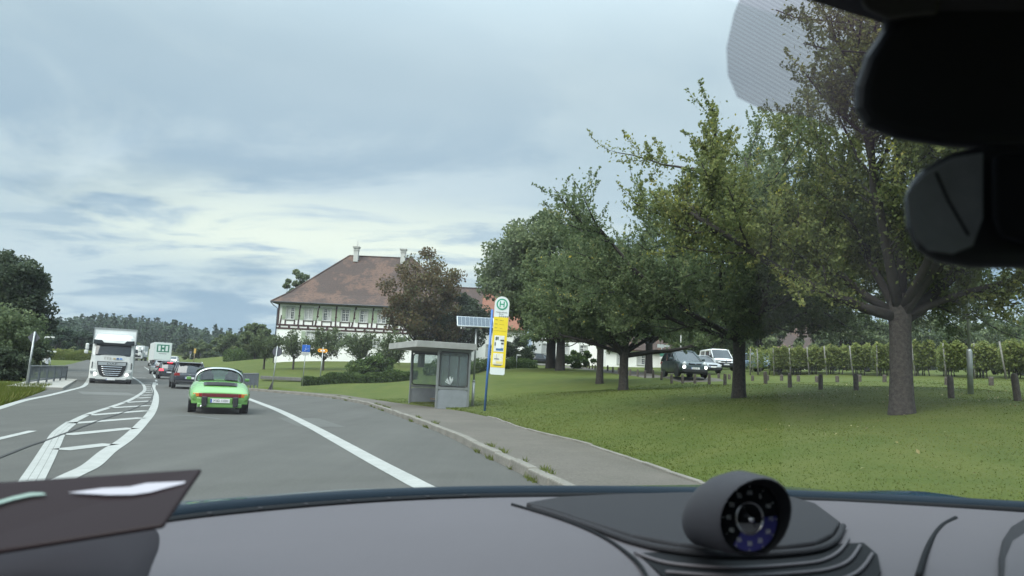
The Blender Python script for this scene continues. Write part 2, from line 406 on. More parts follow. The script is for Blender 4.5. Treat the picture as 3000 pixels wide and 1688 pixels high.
def wheel_tracks(m):
    # darker polished lanes and long faint streaks running with the road (about 22 degrees left of the view axis)
    N, L = m.node_tree.nodes, m.node_tree.links; b = N['Principled BSDF']; src = b.inputs['Base Color'].links[0].from_socket
    t = N.new('ShaderNodeTexCoord'); mp = N.new('ShaderNodeMapping'); mp.inputs[2].default_value = (0, 0, R(-22)); mp.inputs[3].default_value = (1.0, .045, 1); L.new(t.outputs['Object'], mp.inputs[0])
    n = N.new('ShaderNodeTexNoise'); n.inputs['Scale'].default_value = 1.1; n.inputs['Detail'].default_value = 5; n.inputs['Roughness'].default_value = .7; L.new(mp.outputs[0], n.inputs['Vector'])
    r = N.new('ShaderNodeMapRange'); L.new(n.outputs[0], r.inputs[0]); r.inputs[1].default_value = .35; r.inputs[2].default_value = .65; r.inputs[3].default_value = .89; r.inputs[4].default_value = 1.09
    x = N.new('ShaderNodeVectorMath'); x.operation = 'SCALE'; L.new(src, x.inputs[0]); L.new(r.outputs[0], x.inputs['Scale']); L.new(x.outputs[0], b.inputs['Base Color'])
wheel_tracks(M_ASPH)
M_PAVE = tint_noise('pavement_asphalt', [(.070, .063, .054), (.104, .092, .078), (.058, .056, .044), (.150, .137, .118)], (.45, 2.2, 38.0), rough=.9, bump=.4, bscale=120, bdist=.005)
M_STONE = tint_noise('kerb_granite', [(.13, .122, .106), (.19, .178, .155), (.095, .093, .07), (.23, .22, .2)], (1.2, 5, 30), bump=.5, bscale=25, bdist=.01)
M_MARK = tint_noise('road_paint', [(.28, .285, .27), (.35, .355, .34), (.20, .205, .195), (.32, .325, .31)], (1.5, 7, 40), rough=.7, bump=.1)

u = np.concatenate([-np.geomspace(1400, 62, 34), np.linspace(-60, -16, 60), np.linspace(-15.6, 22, 150), np.linspace(22.5, 62, 60), np.geomspace(64, 1400, 34)])
v = np.concatenate([np.linspace(-45, 2, 20), np.linspace(2.4, 62, 220), np.linspace(63, 125, 62), np.geomspace(127, 1500, 60)])
X, Y = np.meshgrid(u, v); Z = G(X.ravel(), Y.ravel())
nx, ny = len(u), len(v)
I = (np.arange(ny - 1)[:, None] * nx + np.arange(nx - 1)[None]).ravel()
ground = mesh_np('ground', np.c_[X.ravel(), Y.ravel(), Z], np.c_[I, I + 1, I + nx + 1, I + nx], M_GRASS, smooth=True)
tag(ground, 'green mown grass slope beside and beyond the road', kind='structure')

ys = np.concatenate([np.linspace(-30, 60, 181), np.linspace(61, 232, 120)])
def strip_sheet(name, xa, xb, za, zb, m, ys, n=8, parent=None):
    V = []; 
    for y in ys:
        for k in range(n + 1):
            t = k / n; V.append((xa(y) * (1 - t) + xb(y) * t, y, za(y) * (1 - t) + zb(y) * t))
    I = (np.arange(len(ys) - 1)[:, None] * (n + 1) + np.arange(n)[None]).ravel()
    return mesh_np(name, np.array(V, float), np.c_[I, I + 1, I + n + 2, I + n + 1], m, parent, smooth=True)
road = strip_sheet('road', xl_, lambda y: xr_(y) + .06, zr, zr, M_ASPH, ys)
tag(road, 'grey asphalt main road curving away past the bus bay', kind='structure')
ysp = np.linspace(-8, BY.max() - .5, 160)
pave = strip_sheet('pavement', lambda y: xr_(y) + .13, xb_, lambda y: zr(y) + .115, lambda y: zr(y) + .13, M_PAVE, ysp, 4)
tag(pave, 'grey brown asphalt footway between kerb and lawn', kind='structure')
# side road joining from the left behind the bridge, farm drive on the right
def path_sheet(name, pts, w, m, label, dz=.05, flat=None):
    P = np.array(pts, float); t = np.r_[0, np.cumsum(np.linalg.norm(np.diff(P[:, :2], axis=0), axis=1))]
    s = np.linspace(0, t[-1], max(int(t[-1] / 1.0), 8)); x = np.interp(s, t, P[:, 0]); y = np.interp(s, t, P[:, 1]); ww = np.interp(s, t, np.atleast_1d(w) if np.ndim(w) else [w] * len(P))
    dx, dy = np.gradient(x), np.gradient(y); l = np.hypot(dx, dy); nx_, ny_ = -dy / l, dx / l
    V = []
    for k in np.linspace(-.5, .5, 7):
        xx, yy = x + nx_ * ww * k, y + ny_ * ww * k; ez = np.full(len(xx), dz if abs(k) < .49 else -.03); ez[[0, -1]] = -.03; V.append(np.c_[xx, yy, G(xx, yy) + ez])
    V = np.stack(V, 1).reshape(-1, 3); n = 7
    I = (np.arange(len(s) - 1)[:, None] * n + np.arange(n - 1)[None]).ravel()
    return tag(mesh_np(name, V, np.c_[I, I + 1, I + n + 1, I + n], m, smooth=True), label, kind='structure')
path_sheet('side_road', [put(222, 88)[:2], put(190, 86)[:2], put(120, 84)[:2], put(20, 88)[:2], put(-120, 98)[:2]], [16, 15, 13, 10, 9], M_ASPH, 'grey side road joining from the left behind the bridge', .035)
DRIVE = [put(1560, 108), put(1640, 97), put(1700, 85), put(1800, 68), put(1950, 52), put(2030, 46), put(2065, 43)]
path_sheet('farm_drive', [p[:2] for p in DRIVE], [4, 4, 4, 4, 4, 4, 3], M_PAVE, 'pale tarmac drive climbing to the farm behind the bollards', .025)

# kerb: one object for each stone
def walk(pts, step, y0, y1):
    P = np.array(sorted(pts, key=lambda p: p[1]))[:, :2]; t = np.r_[0, np.cumsum(np.linalg.norm(np.diff(P, axis=0), axis=1))]
    out = []; s = 0
    while s < t[-1]:
        a = np.array([np.interp(s, t, P[:, k]) for k in (0, 1)]); b = np.array([np.interp(s + step, t, P[:, k]) for k in (0, 1)])
        if a[1] > y0 and b[1] < y1: out.append((a, b))
        s += step
    return out
rng = random.Random(4)
kerb = empty('kerb', (0, 0, 0), label='row of worn granite kerb stones along the bus bay', kind='structure')
ks = []
for q in range(3):
    mb = MB(); mb.box((0, 0, .0), (.15, .965, .30)); o = mb.build('kerb_stone', M_STONE, kerb, bevel=.02); ks.append(o)
n = 0
for a, b in walk(KERB, 1.0, 5.2, 50):
    if n < 3: o = ks[n]
    else: o = ks[n % 3].copy(); COL.objects.link(o)
    n += 1; m_ = (a + b) / 2; dd = b - a; ang = math.atan2(dd[1], dd[0]) - math.pi / 2
    o.location = (m_[0] + .065, m_[1], zr(m_[1]) - .02 + rng.uniform(-.012, .008)); o.rotation_euler = (rng.uniform(-.012, .012), rng.uniform(-.03, .03), ang + rng.uniform(-.012, .012))
edging = empty('edging', (0, 0, 0), label='row of narrow concrete edging stones between footway and lawn', kind='structure')
mb = MB(); mb.box((0, 0, 0), (.07, .985, .2)); e0 = mb.build('edging_stone', M_STONE, edging, bevel=.012)
n = 0
for a, b in walk(BACK, 1.0, 4.0, 24):
    o = e0 if n == 0 else e0.copy()
    if n: COL.objects.link(o)
    n += 1; m_ = (a + b) / 2; dd = b - a; ang = math.atan2(dd[1], dd[0]) - math.pi / 2
    o.location = (m_[0] + .02, m_[1], zr(m_[1]) + .06 + rng.uniform(-.008, .012)); o.rotation_euler = (0, rng.uniform(-.05, .05), ang + rng.uniform(-.01, .01))

# painted markings
def smooth_pts(P, k=6):
    P = [np.array(p, float) for p in P]; out = []
    for i in range(len(P) - 1):
        p0, p1, p2, p3 = P[max(i - 1, 0)], P[i], P[i + 1], P[min(i + 2, len(P) - 1)]
        for j in range(k):
            t = j / k; out.append(.5 * (2 * p1 + (p2 - p0) * t + (2 * p0 - 5 * p1 + 4 * p2 - p3) * t * t + (3 * p1 - p0 - 3 * p2 + p3) * t ** 3))
    return out + [P[-1]]
def stripe(name, pts, w, m=None, dz=.006, sm=True, parent=None, cuts=1, ww=None):
    P = smooth_pts(pts) if sm else [np.array(p, float) for p in pts]
    P = np.array(P)[:, :2]; dx, dy = np.gradient(P[:, 0]), np.gradient(P[:, 1]); l = np.hypot(dx, dy) + 1e-9
    Nn = np.c_[-dy / l, dx / l]
    for c in range(cuts):
        a = (c / cuts - .5) * w; b = ((c + (.95 if cuts > 1 else 1)) / cuts - .5) * w
        A, B = P + Nn * a, P + Nn * b
        V = np.empty((len(P) * 2, 3)); V[0::2, :2] = A; V[1::2, :2] = B; V[:, 2] = zr(V[:, 1]) + dz
        I = np.arange(len(P) - 1) * 2
        o = mesh_np(name, V, np.c_[I + 1, I, I + 2, I + 3], m or M_MARK, parent or road)
    return o
c5 = lambda X, Y: on_road(X * .58230, 1050 + Y * .58230)
stripe('bay_line', [c5(*p) for p in ((1195, 178), (1245, 202), (1395, 260), (1555, 338), (1710, 422), (1860, 505), (2010, 585), (2195, 676))] + [c5(2195, 676) + np.array([.75, -1.1, 0]), c5(2195, 676) + np.array([2.6, -5, 0])], .27)
ISL = [c5(*p) for p in ((165, 605), (215, 520), (262, 435), (300, 372), (365, 320), (450, 280), (560, 245), (650, 212), (700, 184), (728, 160), (722, 135), (692, 110), (660, 92))]
ISR = [c5(*p) for p in ((350, 595), (460, 540), (545, 468), (640, 403), (712, 332), (762, 272), (782, 222), (784, 182), (772, 152), (776, 132), (778, 121))]
for P in (ISL, ISR):
    e = P[0] - P[1]; e /= np.linalg.norm(e); P.insert(0, P[0] + e * 3)
stripe('island_line', ISL[:6], .23, cuts=3); stripe('island_line', ISL[5:], .16)
stripe('island_line', ISR, .21)
for a, b, w in (((302, 462), (558, 432), .3), ((328, 386), (668, 352), .3), ((360, 328), (718, 300), .3), (((448), 287), (740, 264), .3), ((556, 250), (752, 238), .3), ((625, 223), (762, 215), .3), ((688, 201), (764, 197), .3), ((712, 187), (764, 184), .3),
                ((722, 173), (764, 171), .3), ((728, 162), (764, 160), .3), ((730, 151), (762, 150), .3), ((726, 142), (764, 141), .3), ((718, 133), (770, 132), .3), ((708, 125), (776, 124), .3)):
    stripe('hatch_bar', [c5(*a), c5(*b)], w, sm=False)
stripe('edge_line', [c5(*p) for p in ((-120, 285), (0, 250), (120, 213), (250, 186), (350, 161), (415, 143), (440, 118), (456, 86))], .22)
stripe('lane_dash', [c5(-60, 420), c5(0, 405), c5(165, 366)], .14)
stripe('lane_dash', [c5(-260, 480), c5(-170, 452)], .14)
LN = [far_r(p, y) for p, y in ((462, 50), (461, 54), (460, 58), (458, 63), (455, 70), (449, 80), (440, 92), (430, 106), (420, 120))]
stripe('lane_line', LN[4:], .14)
for a, b in ((0, 1), (2, 3)): stripe('lane_dash', [LN[a], LN[b]], .16, sm=False)
for a, b in (((700, 68), (714, 68)), ((692, 97), (704, 98)), ((716, 97), (732, 98)), ((690, 66), (697, 66))):
    stripe('arrow_mark', [c5(*a), c5(*b)], .5, sm=False)
M_SEAM = mat('tar_seam', (.028, .028, .027), .8)
stripe('tar_seam', [c5(*p) for p in ((-80, 532), (0, 500), (150, 441), (262, 404), (480, 321), (640, 266), (735, 226), (760, 205), (772, 170), (760, 130))], .05, M_SEAM, .010)
stripe('tar_seam', [c5(*p) for p in ((870, 286), (1000, 292), (1110, 306))], .10, mat('old_patch', (.10, .105, .105), .8), .003)

for k, (a, b, w) in enumerate((((1500, 300), (1620, 345), 1.1), ((520, 170), (560, 185), 2.0))):
    stripe('repair_patch', [c5(*a), c5(*b)], w, mat('old_patch_%d' % (k % 2), ((.074, .075, .069), (.094, .094, .087))[k % 2], .9, var=.15, vscale=6), .003, sm=False)
# ---------------------------------------------------------------- vegetation
def unit(v): return v / np.maximum(np.linalg.norm(v, axis=-1, keepdims=True), 1e-9)
def leaf_quads(P, S, rg, droop=0.0, ratio=.6, up=0.4, tone=None):
    n = len(P); a = unit(rg.normal(size=(n, 3)) + np.array([0, 0, -droop])); nrm = unit(rg.normal(size=(n, 3)) + np.array([0, 0, up]))
    b = unit(np.cross(a, nrm)); c = np.cross(b, a); S = S[:, None]
    V = np.empty((n, 4, 3)); V[:, 0] = P - a * S * .5; V[:, 2] = P + a * S * .5
    V[:, 1] = P + b * S * ratio * .5 + c * S * .10; V[:, 3] = P - b * S * ratio * .5 + c * S * .10
    Q = np.arange(n * 4).reshape(n, 4)
    t = rg.random(n) if tone is None else np.clip(tone + rg.normal(0, .16, n), 0, 1)
    return V.reshape(-1, 3), Q, t
def curve_branch(rg, p, d, L, r, n, trop, wob):
    pts = [p]; d = unit(d)
    for i in range(n):
        d = unit(d + np.array([0, 0, trop]) + rg.normal(0, wob, 3)); p = p + d * (L / n); pts.append(p)
    return np.array(pts), np.linspace(r, r * .35, n + 1)
def at(pts, t):
    k = t * (len(pts) - 1); i = min(int(k), len(pts) - 2); f = k - i
    return pts[i] * (1 - f) + pts[i + 1] * f, unit(pts[i + 1] - pts[i])
def orchard_tree(name, px, d, label, group, seed, H=9.0, th=2.2, tr=.28, limbs=7, nb=11, nt=8, nl=48, leaf=.085, mat_=None, lr=.62, elev=(25, 68), trop=.06, twl=(.5, 1.2), lean=(0, 0), first=None, low=0.0, bark=None, xy=None, zmin=0.0):
    rg = np.random.default_rng(seed); x, y, z = put(px, d) if xy is None else (*xy, g(*xy))
    t = empty(name, (x, y, z), 0, label, 'tree', group)
    top = np.array([lean[0], lean[1], th]); mb = MB()
    prof = [(np.array([0, 0, -.25]), 1.28), (np.array([0, 0, .05]), 1.18), (top * .12, 1.06), (top * .4, .96), (top * .75, .92), (top, 1.0), (top + np.array([lean[0] * .4, 0, .35]), .7)]
    mb.tube([p for p, _ in prof], [tr * s for _, s in prof], 14)
    mb.build('trunk', bark or M_BARK, t, smooth=True)
    bw = MB(); LP = []; LT = []
    az0 = rg.random() * 6.28
    for i in range(limbs):
        az = az0 + 2 * math.pi * i / limbs + rg.normal(0, .25); el = R(rg.uniform(*elev))
        if i == limbs - 1: el = R(82)
        if first and i < len(first): az, el = R(first[i][0]), R(first[i][1])
        L = H * lr * rg.uniform(.85, 1.12) * (1.0 if not (first and i < len(first)) else first[i][2])
        dv = np.array([math.cos(az) * math.cos(el), math.sin(az) * math.cos(el), math.sin(el)])
        p, rr = curve_branch(rg, top * rg.uniform(.86, 1.0), dv, L, tr * rg.uniform(.38, .6), 7, trop, .10)
        bw.tube(p, rr, 7)
        for j in range(nb):
            q, dd = at(p, rg.uniform(.16, 1.0)); side = unit(np.cross(dd, rg.normal(size=3)))
            v = unit(dd * rg.uniform(.3, .9) + side * rg.uniform(.6, 1.1) + np.array([0, 0, rg.uniform(-.25 - low, .5)]))
            b, rb = curve_branch(rg, q, v, L * rg.uniform(.22, .42), tr * .14, 5, trop * 1.6, .14)
            if min(b[:, 2]) > zmin - .25: bw.tube(b, rb, 4, cap=False)
            n = int(nl * 2.2); s = rg.random(n); kk = s * 5; ii = np.minimum(kk.astype(int), 4); f = (kk - ii)[:, None]
            LP.append(b[ii] * (1 - f) + b[ii + 1] * f + rg.normal(0, .20, (n, 3))); LT.append(np.full(n, rg.normal(.42, .1)))
            for k in range(nt):
                q2, d2_ = at(b, rg.uniform(.15, 1.0)); s2 = unit(np.cross(d2_, rg.normal(size=3)))
                v2 = unit(d2_ * .5 + s2 * .7 + np.array([0, 0, rg.uniform(-.35 - low, .9)]))
                tl = rg.uniform(*twl); w, rw = curve_branch(rg, q2, v2, tl, tr * .035, 4, .12, .12)
                if min(w[:, 2]) > zmin - .1: bw.tube(w, rw, 3, cap=False)
                n = int(nl * rg.uniform(.7, 1.3)); s = rg.random(n); kk = s * 4; ii = np.minimum(kk.astype(int), 3); f = (kk - ii)[:, None]
                pp = w[ii] * (1 - f) + w[ii + 1] * f + rg.normal(0, .075, (n, 3)) * (1.25 - s[:, None])
                LP.append(pp); LT.append(np.full(n, rg.normal(.45, .13) + .12 * (rg.random() < .12)))
    bw.build('branches', bark or M_BARKD, t, smooth=True)
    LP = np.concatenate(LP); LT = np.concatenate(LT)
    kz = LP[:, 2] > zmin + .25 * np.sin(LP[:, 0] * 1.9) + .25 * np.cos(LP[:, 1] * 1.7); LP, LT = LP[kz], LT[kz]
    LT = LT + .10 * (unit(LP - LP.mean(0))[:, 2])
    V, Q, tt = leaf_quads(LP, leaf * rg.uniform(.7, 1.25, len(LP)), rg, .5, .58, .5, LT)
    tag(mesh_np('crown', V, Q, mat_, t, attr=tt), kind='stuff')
    return t
def lobed_tree(name, loc, label, cat, group, seed, rx, rz, zc, n_lobes, leaf, n_leaf, mat_, th=2.0, tr=.3, ry=None, squash=1.0, tone=.45, shell=.55, lobe=(.28, .45), trunk=True, bark=None, base_cut=None):
    """crown of many leaf clumps spread through an ellipsoid, on a trunk with limbs"""
    rg = np.random.default_rng(seed); ry = ry or rx; x, y, z = loc
    t = empty(name, (x, y, z), 0, label, cat, group)
    dirs = unit(rg.normal(size=(n_lobes, 3))); rad = rg.uniform(shell, .92, n_lobes) ** .7
    Lc = dirs * rad[:, None] * np.array([rx, ry, rz]) + np.array([0, 0, zc]); 
    if base_cut is not None: Lc[:, 2] = np.maximum(Lc[:, 2], base_cut)
    Lr = rg.uniform(*lobe, n_lobes) * min(rx, rz)
    if trunk:
        mb = MB(); mb.tube([(0, 0, -.3), (0, 0, .1), (0, 0, th * .5), (0, 0, th), (0, 0, zc)], [tr * 1.4, tr * 1.15, tr, tr * .95, tr * .5], 10); mb.build('trunk', bark or M_BARKD, t, smooth=True)
        bw = MB()
        for i in rg.choice(n_lobes, min(n_lobes, 26), replace=False):
            e = Lc[i]; m_ = np.array([e[0] * .45, e[1] * .45, th + (e[2] - th) * .35]); bw.tube([(0, 0, th * .9), m_, e], [tr * .4, tr * .25, tr * .06], 5, cap=False)
        bw.build('branches', bark or M_BARKD, t, smooth=True)
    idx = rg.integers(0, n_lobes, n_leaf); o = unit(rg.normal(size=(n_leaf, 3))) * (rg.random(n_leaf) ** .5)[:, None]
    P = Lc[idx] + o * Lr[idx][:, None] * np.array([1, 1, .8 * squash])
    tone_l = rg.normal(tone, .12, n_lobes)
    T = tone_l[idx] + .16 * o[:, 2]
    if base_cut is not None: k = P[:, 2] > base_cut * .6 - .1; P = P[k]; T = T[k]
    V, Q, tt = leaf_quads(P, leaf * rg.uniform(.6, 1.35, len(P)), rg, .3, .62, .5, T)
    tag(mesh_np('crown' if trunk else 'foliage', V, Q, mat_, t, attr=tt), kind='stuff')
    return t
ML_PEAR = leaf_mat('pear_leaf', [(0, (0.080, 0.115, 0.055)), (0.45, (0.138, 0.182, 0.088)), (0.8, (0.198, 0.240, 0.112)), (0.97, (0.250, 0.250, 0.119)), (1, (0.420, 0.350, 0.075))], 0.5)
ML_PEARY = leaf_mat('yellowing_pear_leaf', [(0, (0.088, 0.120, 0.043)), (0.4, (0.163, 0.195, 0.070)), (0.8, (0.237, 0.250, 0.088)), (0.95, (0.288, 0.263, 0.075)), (1, (0.420, 0.420, 0.062))], 0.5)
ML_OAK = leaf_mat('broad_leaf', [(0, (0.062, 0.090, 0.045)), (0.5, (0.112, 0.147, 0.075)), (1, (0.188, 0.222, 0.106))], 0.35)
ML_DARK = leaf_mat('dark_leaf', [(0, (0.03, 0.044, 0.028)), (0.5, (0.056, 0.076, 0.046)), (1, (0.095, 0.12, 0.066))], 0.3)
ML_CHEST = leaf_mat('autumn_chestnut_leaf', [(0, (.060, .052, .028)), (.35, (.125, .090, .048)), (.6, (.115, .112, .052)), (.85, (.095, .125, .052)), (1, (.16, .155, .07))], .35)
ML_HEDGE = leaf_mat('bush_leaf', [(0, (0.026, 0.049, 0.016)), (.5, (0.058, 0.098, 0.029)), (1, (0.111, 0.150, 0.046))], .3)
ML_VINE = leaf_mat('vine_leaf', [(0, (0.085, 0.12, 0.036)), (0.45, (0.15, 0.188, 0.056)), (0.8, (0.22, 0.24, 0.076)), (1, (0.27, 0.25, 0.09))], 0.42)
ML_WOOD = leaf_mat('forest_leaf', [(0, (0.021, 0.039, 0.026)), (.5, (0.039, 0.065, 0.039)), (1, (0.072, 0.104, 0.055))], .2)

# the row of pear trees on the lawn
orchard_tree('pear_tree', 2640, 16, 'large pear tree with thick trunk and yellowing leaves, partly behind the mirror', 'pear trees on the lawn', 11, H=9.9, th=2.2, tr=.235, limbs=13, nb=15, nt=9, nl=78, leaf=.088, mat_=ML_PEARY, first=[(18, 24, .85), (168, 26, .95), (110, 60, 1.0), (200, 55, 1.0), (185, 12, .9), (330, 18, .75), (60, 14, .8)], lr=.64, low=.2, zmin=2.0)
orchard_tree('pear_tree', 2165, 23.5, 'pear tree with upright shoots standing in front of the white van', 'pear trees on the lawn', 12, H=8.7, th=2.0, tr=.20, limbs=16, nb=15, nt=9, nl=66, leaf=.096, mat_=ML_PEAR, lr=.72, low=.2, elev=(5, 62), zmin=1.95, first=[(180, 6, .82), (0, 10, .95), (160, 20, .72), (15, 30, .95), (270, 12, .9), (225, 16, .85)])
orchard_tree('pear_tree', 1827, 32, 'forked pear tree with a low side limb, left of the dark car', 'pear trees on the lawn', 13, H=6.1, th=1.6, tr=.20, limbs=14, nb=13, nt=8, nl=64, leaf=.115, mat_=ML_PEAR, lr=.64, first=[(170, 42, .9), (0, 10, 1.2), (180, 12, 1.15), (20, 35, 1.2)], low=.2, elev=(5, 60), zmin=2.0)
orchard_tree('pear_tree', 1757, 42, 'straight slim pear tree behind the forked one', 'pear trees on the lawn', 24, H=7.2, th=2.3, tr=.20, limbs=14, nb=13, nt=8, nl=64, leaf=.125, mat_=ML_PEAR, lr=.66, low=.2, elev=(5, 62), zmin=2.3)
# big broadleaved trees by the drive
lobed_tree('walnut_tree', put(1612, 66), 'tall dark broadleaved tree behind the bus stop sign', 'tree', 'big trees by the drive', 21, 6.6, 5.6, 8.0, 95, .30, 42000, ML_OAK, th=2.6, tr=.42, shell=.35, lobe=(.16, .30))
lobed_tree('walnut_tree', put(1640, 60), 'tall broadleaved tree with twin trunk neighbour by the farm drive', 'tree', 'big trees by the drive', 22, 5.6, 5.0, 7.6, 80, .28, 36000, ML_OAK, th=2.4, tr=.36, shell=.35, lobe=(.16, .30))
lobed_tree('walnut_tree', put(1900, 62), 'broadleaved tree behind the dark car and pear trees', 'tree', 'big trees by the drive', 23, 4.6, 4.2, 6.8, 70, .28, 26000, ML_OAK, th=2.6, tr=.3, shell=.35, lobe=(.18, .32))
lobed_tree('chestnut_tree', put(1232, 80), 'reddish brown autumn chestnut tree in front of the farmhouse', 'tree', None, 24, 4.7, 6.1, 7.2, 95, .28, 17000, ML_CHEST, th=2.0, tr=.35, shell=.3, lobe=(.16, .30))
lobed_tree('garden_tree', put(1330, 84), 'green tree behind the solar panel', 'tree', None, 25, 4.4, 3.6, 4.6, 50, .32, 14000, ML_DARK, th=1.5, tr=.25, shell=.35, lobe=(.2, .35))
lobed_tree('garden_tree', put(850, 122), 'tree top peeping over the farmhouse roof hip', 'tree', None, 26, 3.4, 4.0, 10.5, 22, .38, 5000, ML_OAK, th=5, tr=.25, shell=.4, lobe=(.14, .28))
for i, (px, d, s, h, lb) in enumerate(((771, 76, 1.35, 3.7, 'small fruit tree at the farmhouse corner, leftmost in the orchard row'), (857, 75, 1.45, 4.0, 'small fruit tree before the white wall, behind the round sign'), (945, 74, 1.55, 4.2, 'small fruit tree behind the yellow direction sign'),
                                       (1050, 72, 1.5, 3.9, 'small fruit tree beside the large bush'), (1146, 64, 1.35, 3.6, 'small fruit tree just left of the bus shelter'))):
    orchard_tree('fruit_tree', px, d, lb, 'small fruit trees below the farmhouse', 40 + i, H=h, th=1.05, tr=.10, limbs=7, nb=8, nt=4, nl=19, leaf=.17, mat_=ML_OAK, lr=.62, twl=(.3, .7), low=.2)
lobed_tree('bush', put(1085, 58), 'broad loose green bush between shelter and yellow sign', 'bush', None, 50, 2.2, 1.25, .95, 40, .2, 9000, ML_HEDGE, trunk=False, shell=.2, base_cut=.15)
lobed_tree('bush', put(1520, 85), 'dark rounded clipped bush right of the bus stop sign', 'bush', None, 51, 1.9, 1.9, 1.7, 60, .22, 9000, ML_DARK, trunk=False, shell=.5, lobe=(.25, .3), base_cut=.2)
lobed_tree('bush', put(1690, 80), 'green bush by the drive between the tree trunks', 'bush', None, 52, 2.0, 1.1, .9, 30, .22, 5000, ML_HEDGE, trunk=False, shell=.3, base_cut=.15)
def hedge(name, pts, w, h, label, cat, seed, leaf, n, m, group=None, dz=0.0):
    rg = np.random.default_rng(seed); P = np.array(pts, float); t = np.r_[0, np.cumsum(np.linalg.norm(np.diff(P[:, :2], axis=0), axis=1))]
    s = rg.random(n) * t[-1]; x = np.interp(s, t, P[:, 0]); y = np.interp(s, t, P[:, 1]); hh = h * (1 + .16 * np.sin(s * 1.7 + seed) + .1 * np.sin(s * 4.1))
    a = rg.uniform(-1, 1, n); b = rg.random(n); k = rg.random(n) < .75
    a = np.where(k & (b < .8), np.sign(a) * rg.uniform(.75, 1.05, n), a); b = np.where(k & (np.abs(a) < .8), rg.uniform(.85, 1.05, n), b)
    dx = np.interp(s, t, np.gradient(P[:, 0])); dy = np.interp(s, t, np.gradient(P[:, 1])); l = np.hypot(dx, dy)
    x2, y2 = x - dy / l * a * w / 2, y + dx / l * a * w / 2
    o = np.array([*P[0][:2], g(*P[0][:2])])
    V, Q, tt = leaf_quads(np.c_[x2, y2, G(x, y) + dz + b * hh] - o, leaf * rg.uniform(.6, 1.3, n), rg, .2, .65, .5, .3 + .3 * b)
    e = tag(mesh_np(name, V, Q, m, attr=tt), label, cat, group); e.location = o
    return e
hedge('hedge', [put(890, 51), put(960, 51), put(1090, 50), put(1215, 49)], 1.0, .62, 'low dark hedge running behind the sign posts to the shelter', 'hedge', 60, .13, 12000, ML_HEDGE)
hedge('hedge', [put(1260, 52), put(1345, 58), put(1440, 68), put(1560, 78)], 1.1, .85, 'low clipped hedge behind the bus stop sign', 'hedge', 61, .15, 12000, ML_HEDGE)
# left side of the road
lobed_tree('maple_tree', put(2, 78), 'tall dark tree at the left edge of the picture', 'tree', None, 70, 4.9, 5.2, 7.2, 80, .36, 26000, ML_DARK, th=3, tr=.4, shell=.35, lobe=(.16, .32))
lobed_tree('bush', put(-50, 50), 'big grey green bush at the left edge behind the railing', 'bush', 'bushes left of the bridge', 71, 3.3, 2.6, 2.8, 60, .22, 16000, ML_OAK, trunk=False, shell=.3, base_cut=.3)
lobed_tree('bush', put(36, 58), 'dark bush directly behind the leaning sign post', 'bush', 'bushes left of the bridge', 72, 2.2, 1.9, 1.8, 60, .22, 14000, ML_DARK, trunk=False, shell=.3, base_cut=.2)
lobed_tree('bush', put(-10, 46), 'dark undergrowth bush behind the near end of the railing', 'bush', 'bushes left of the bridge', 73, 1.9, 1.2, 1.0, 50, .2, 10000, ML_DARK, trunk=False, shell=.3, base_cut=.2)
for i, (px, d, rx, rz, lb) in enumerate(((230, 175, 5.2, 4.6, 'dark orchard tree beyond the side road, left of the white lorry cab'), (155, 190, 6.5, 5.5, 'round tree at the edge of the wood above the pedestrian'), (350, 230, 6, 6, 'tree at the wood edge behind the lorry'),
                                         (590, 170, 4.6, 3.8, 'round green tree behind the queue of cars'), (560, 190, 5.0, 4.2, 'tree on the slope left of the far yellow sign'), (660, 150, 4, 3.6, 'bushy tree at the top of the grass slope'), (745, 118, 3.4, 4.0, 'tree left of the farmhouse corner'))):
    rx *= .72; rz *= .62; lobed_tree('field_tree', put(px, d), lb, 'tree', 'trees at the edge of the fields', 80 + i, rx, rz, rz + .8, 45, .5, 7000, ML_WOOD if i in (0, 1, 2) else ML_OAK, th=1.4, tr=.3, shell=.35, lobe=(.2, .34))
hedge('hedge', [put(665, 128), put(740, 120), put(800, 116)], 2.0, 1.8, 'clipped hedge along the top of the grass slope', 'hedge', 62, .3, 5000, ML_HEDGE)
for i in range(5):
    hedge('field_vine_row', [put(120, 150 + i * 5), put(200, 149 + i * 5), put(300, 150 + i * 5)], .8, 1.7, 'vine row %s from the road in the distant field' % ['first', 'second', 'third', 'fourth', 'fifth'][i], 'vine row', 63 + i, .3, 3500, ML_VINE, 'far vine rows left of the lorry')
# right background trees
for i, (px, d, rx, rz, lb) in enumerate(((2070, 92, 5.2, 4.6, 'dark tree behind the white van'), (2230, 100, 5.5, 3.6, 'dark tree behind the silver blue car'), (2480, 96, 5.0, 4.0, 'dark round tree above the vines left of the big trunk'), (2720, 120, 8.5, 6.2, 'large grey green tree above the vines right of the big trunk'),
                                         (2880, 132, 9.0, 7.4, 'large grey green tree on the rise behind the lamp post'), (3050, 120, 8.5, 7.0, 'large tree on the rise at the right edge'), (2600, 140, 7.5, 6.4, 'grey green tree seen through the big pear tree'), (2350, 150, 7.5, 6.0, 'tree behind the barn roof'))):
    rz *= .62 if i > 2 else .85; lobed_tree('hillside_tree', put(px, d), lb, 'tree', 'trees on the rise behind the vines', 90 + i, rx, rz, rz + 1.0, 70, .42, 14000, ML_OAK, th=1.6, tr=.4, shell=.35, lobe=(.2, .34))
# the wooded hills: a mass nobody could count
rg = np.random.default_rng(5)
n = 2600
az = rg.uniform(-.95, .15, n); yy = 330 + rg.random(n) ** .8 * 380
k = (yy > 370 + 35 * np.sin(az * 9)); az, yy = az[k], yy[k]
az2 = rg.uniform(.15, 1.0, 500); yy2 = 190 + rg.random(500) * 260
xx = np.r_[az * yy, az2 * yy2]; yy = np.r_[yy, yy2]; zz_ = G(xx, yy); n = len(xx)

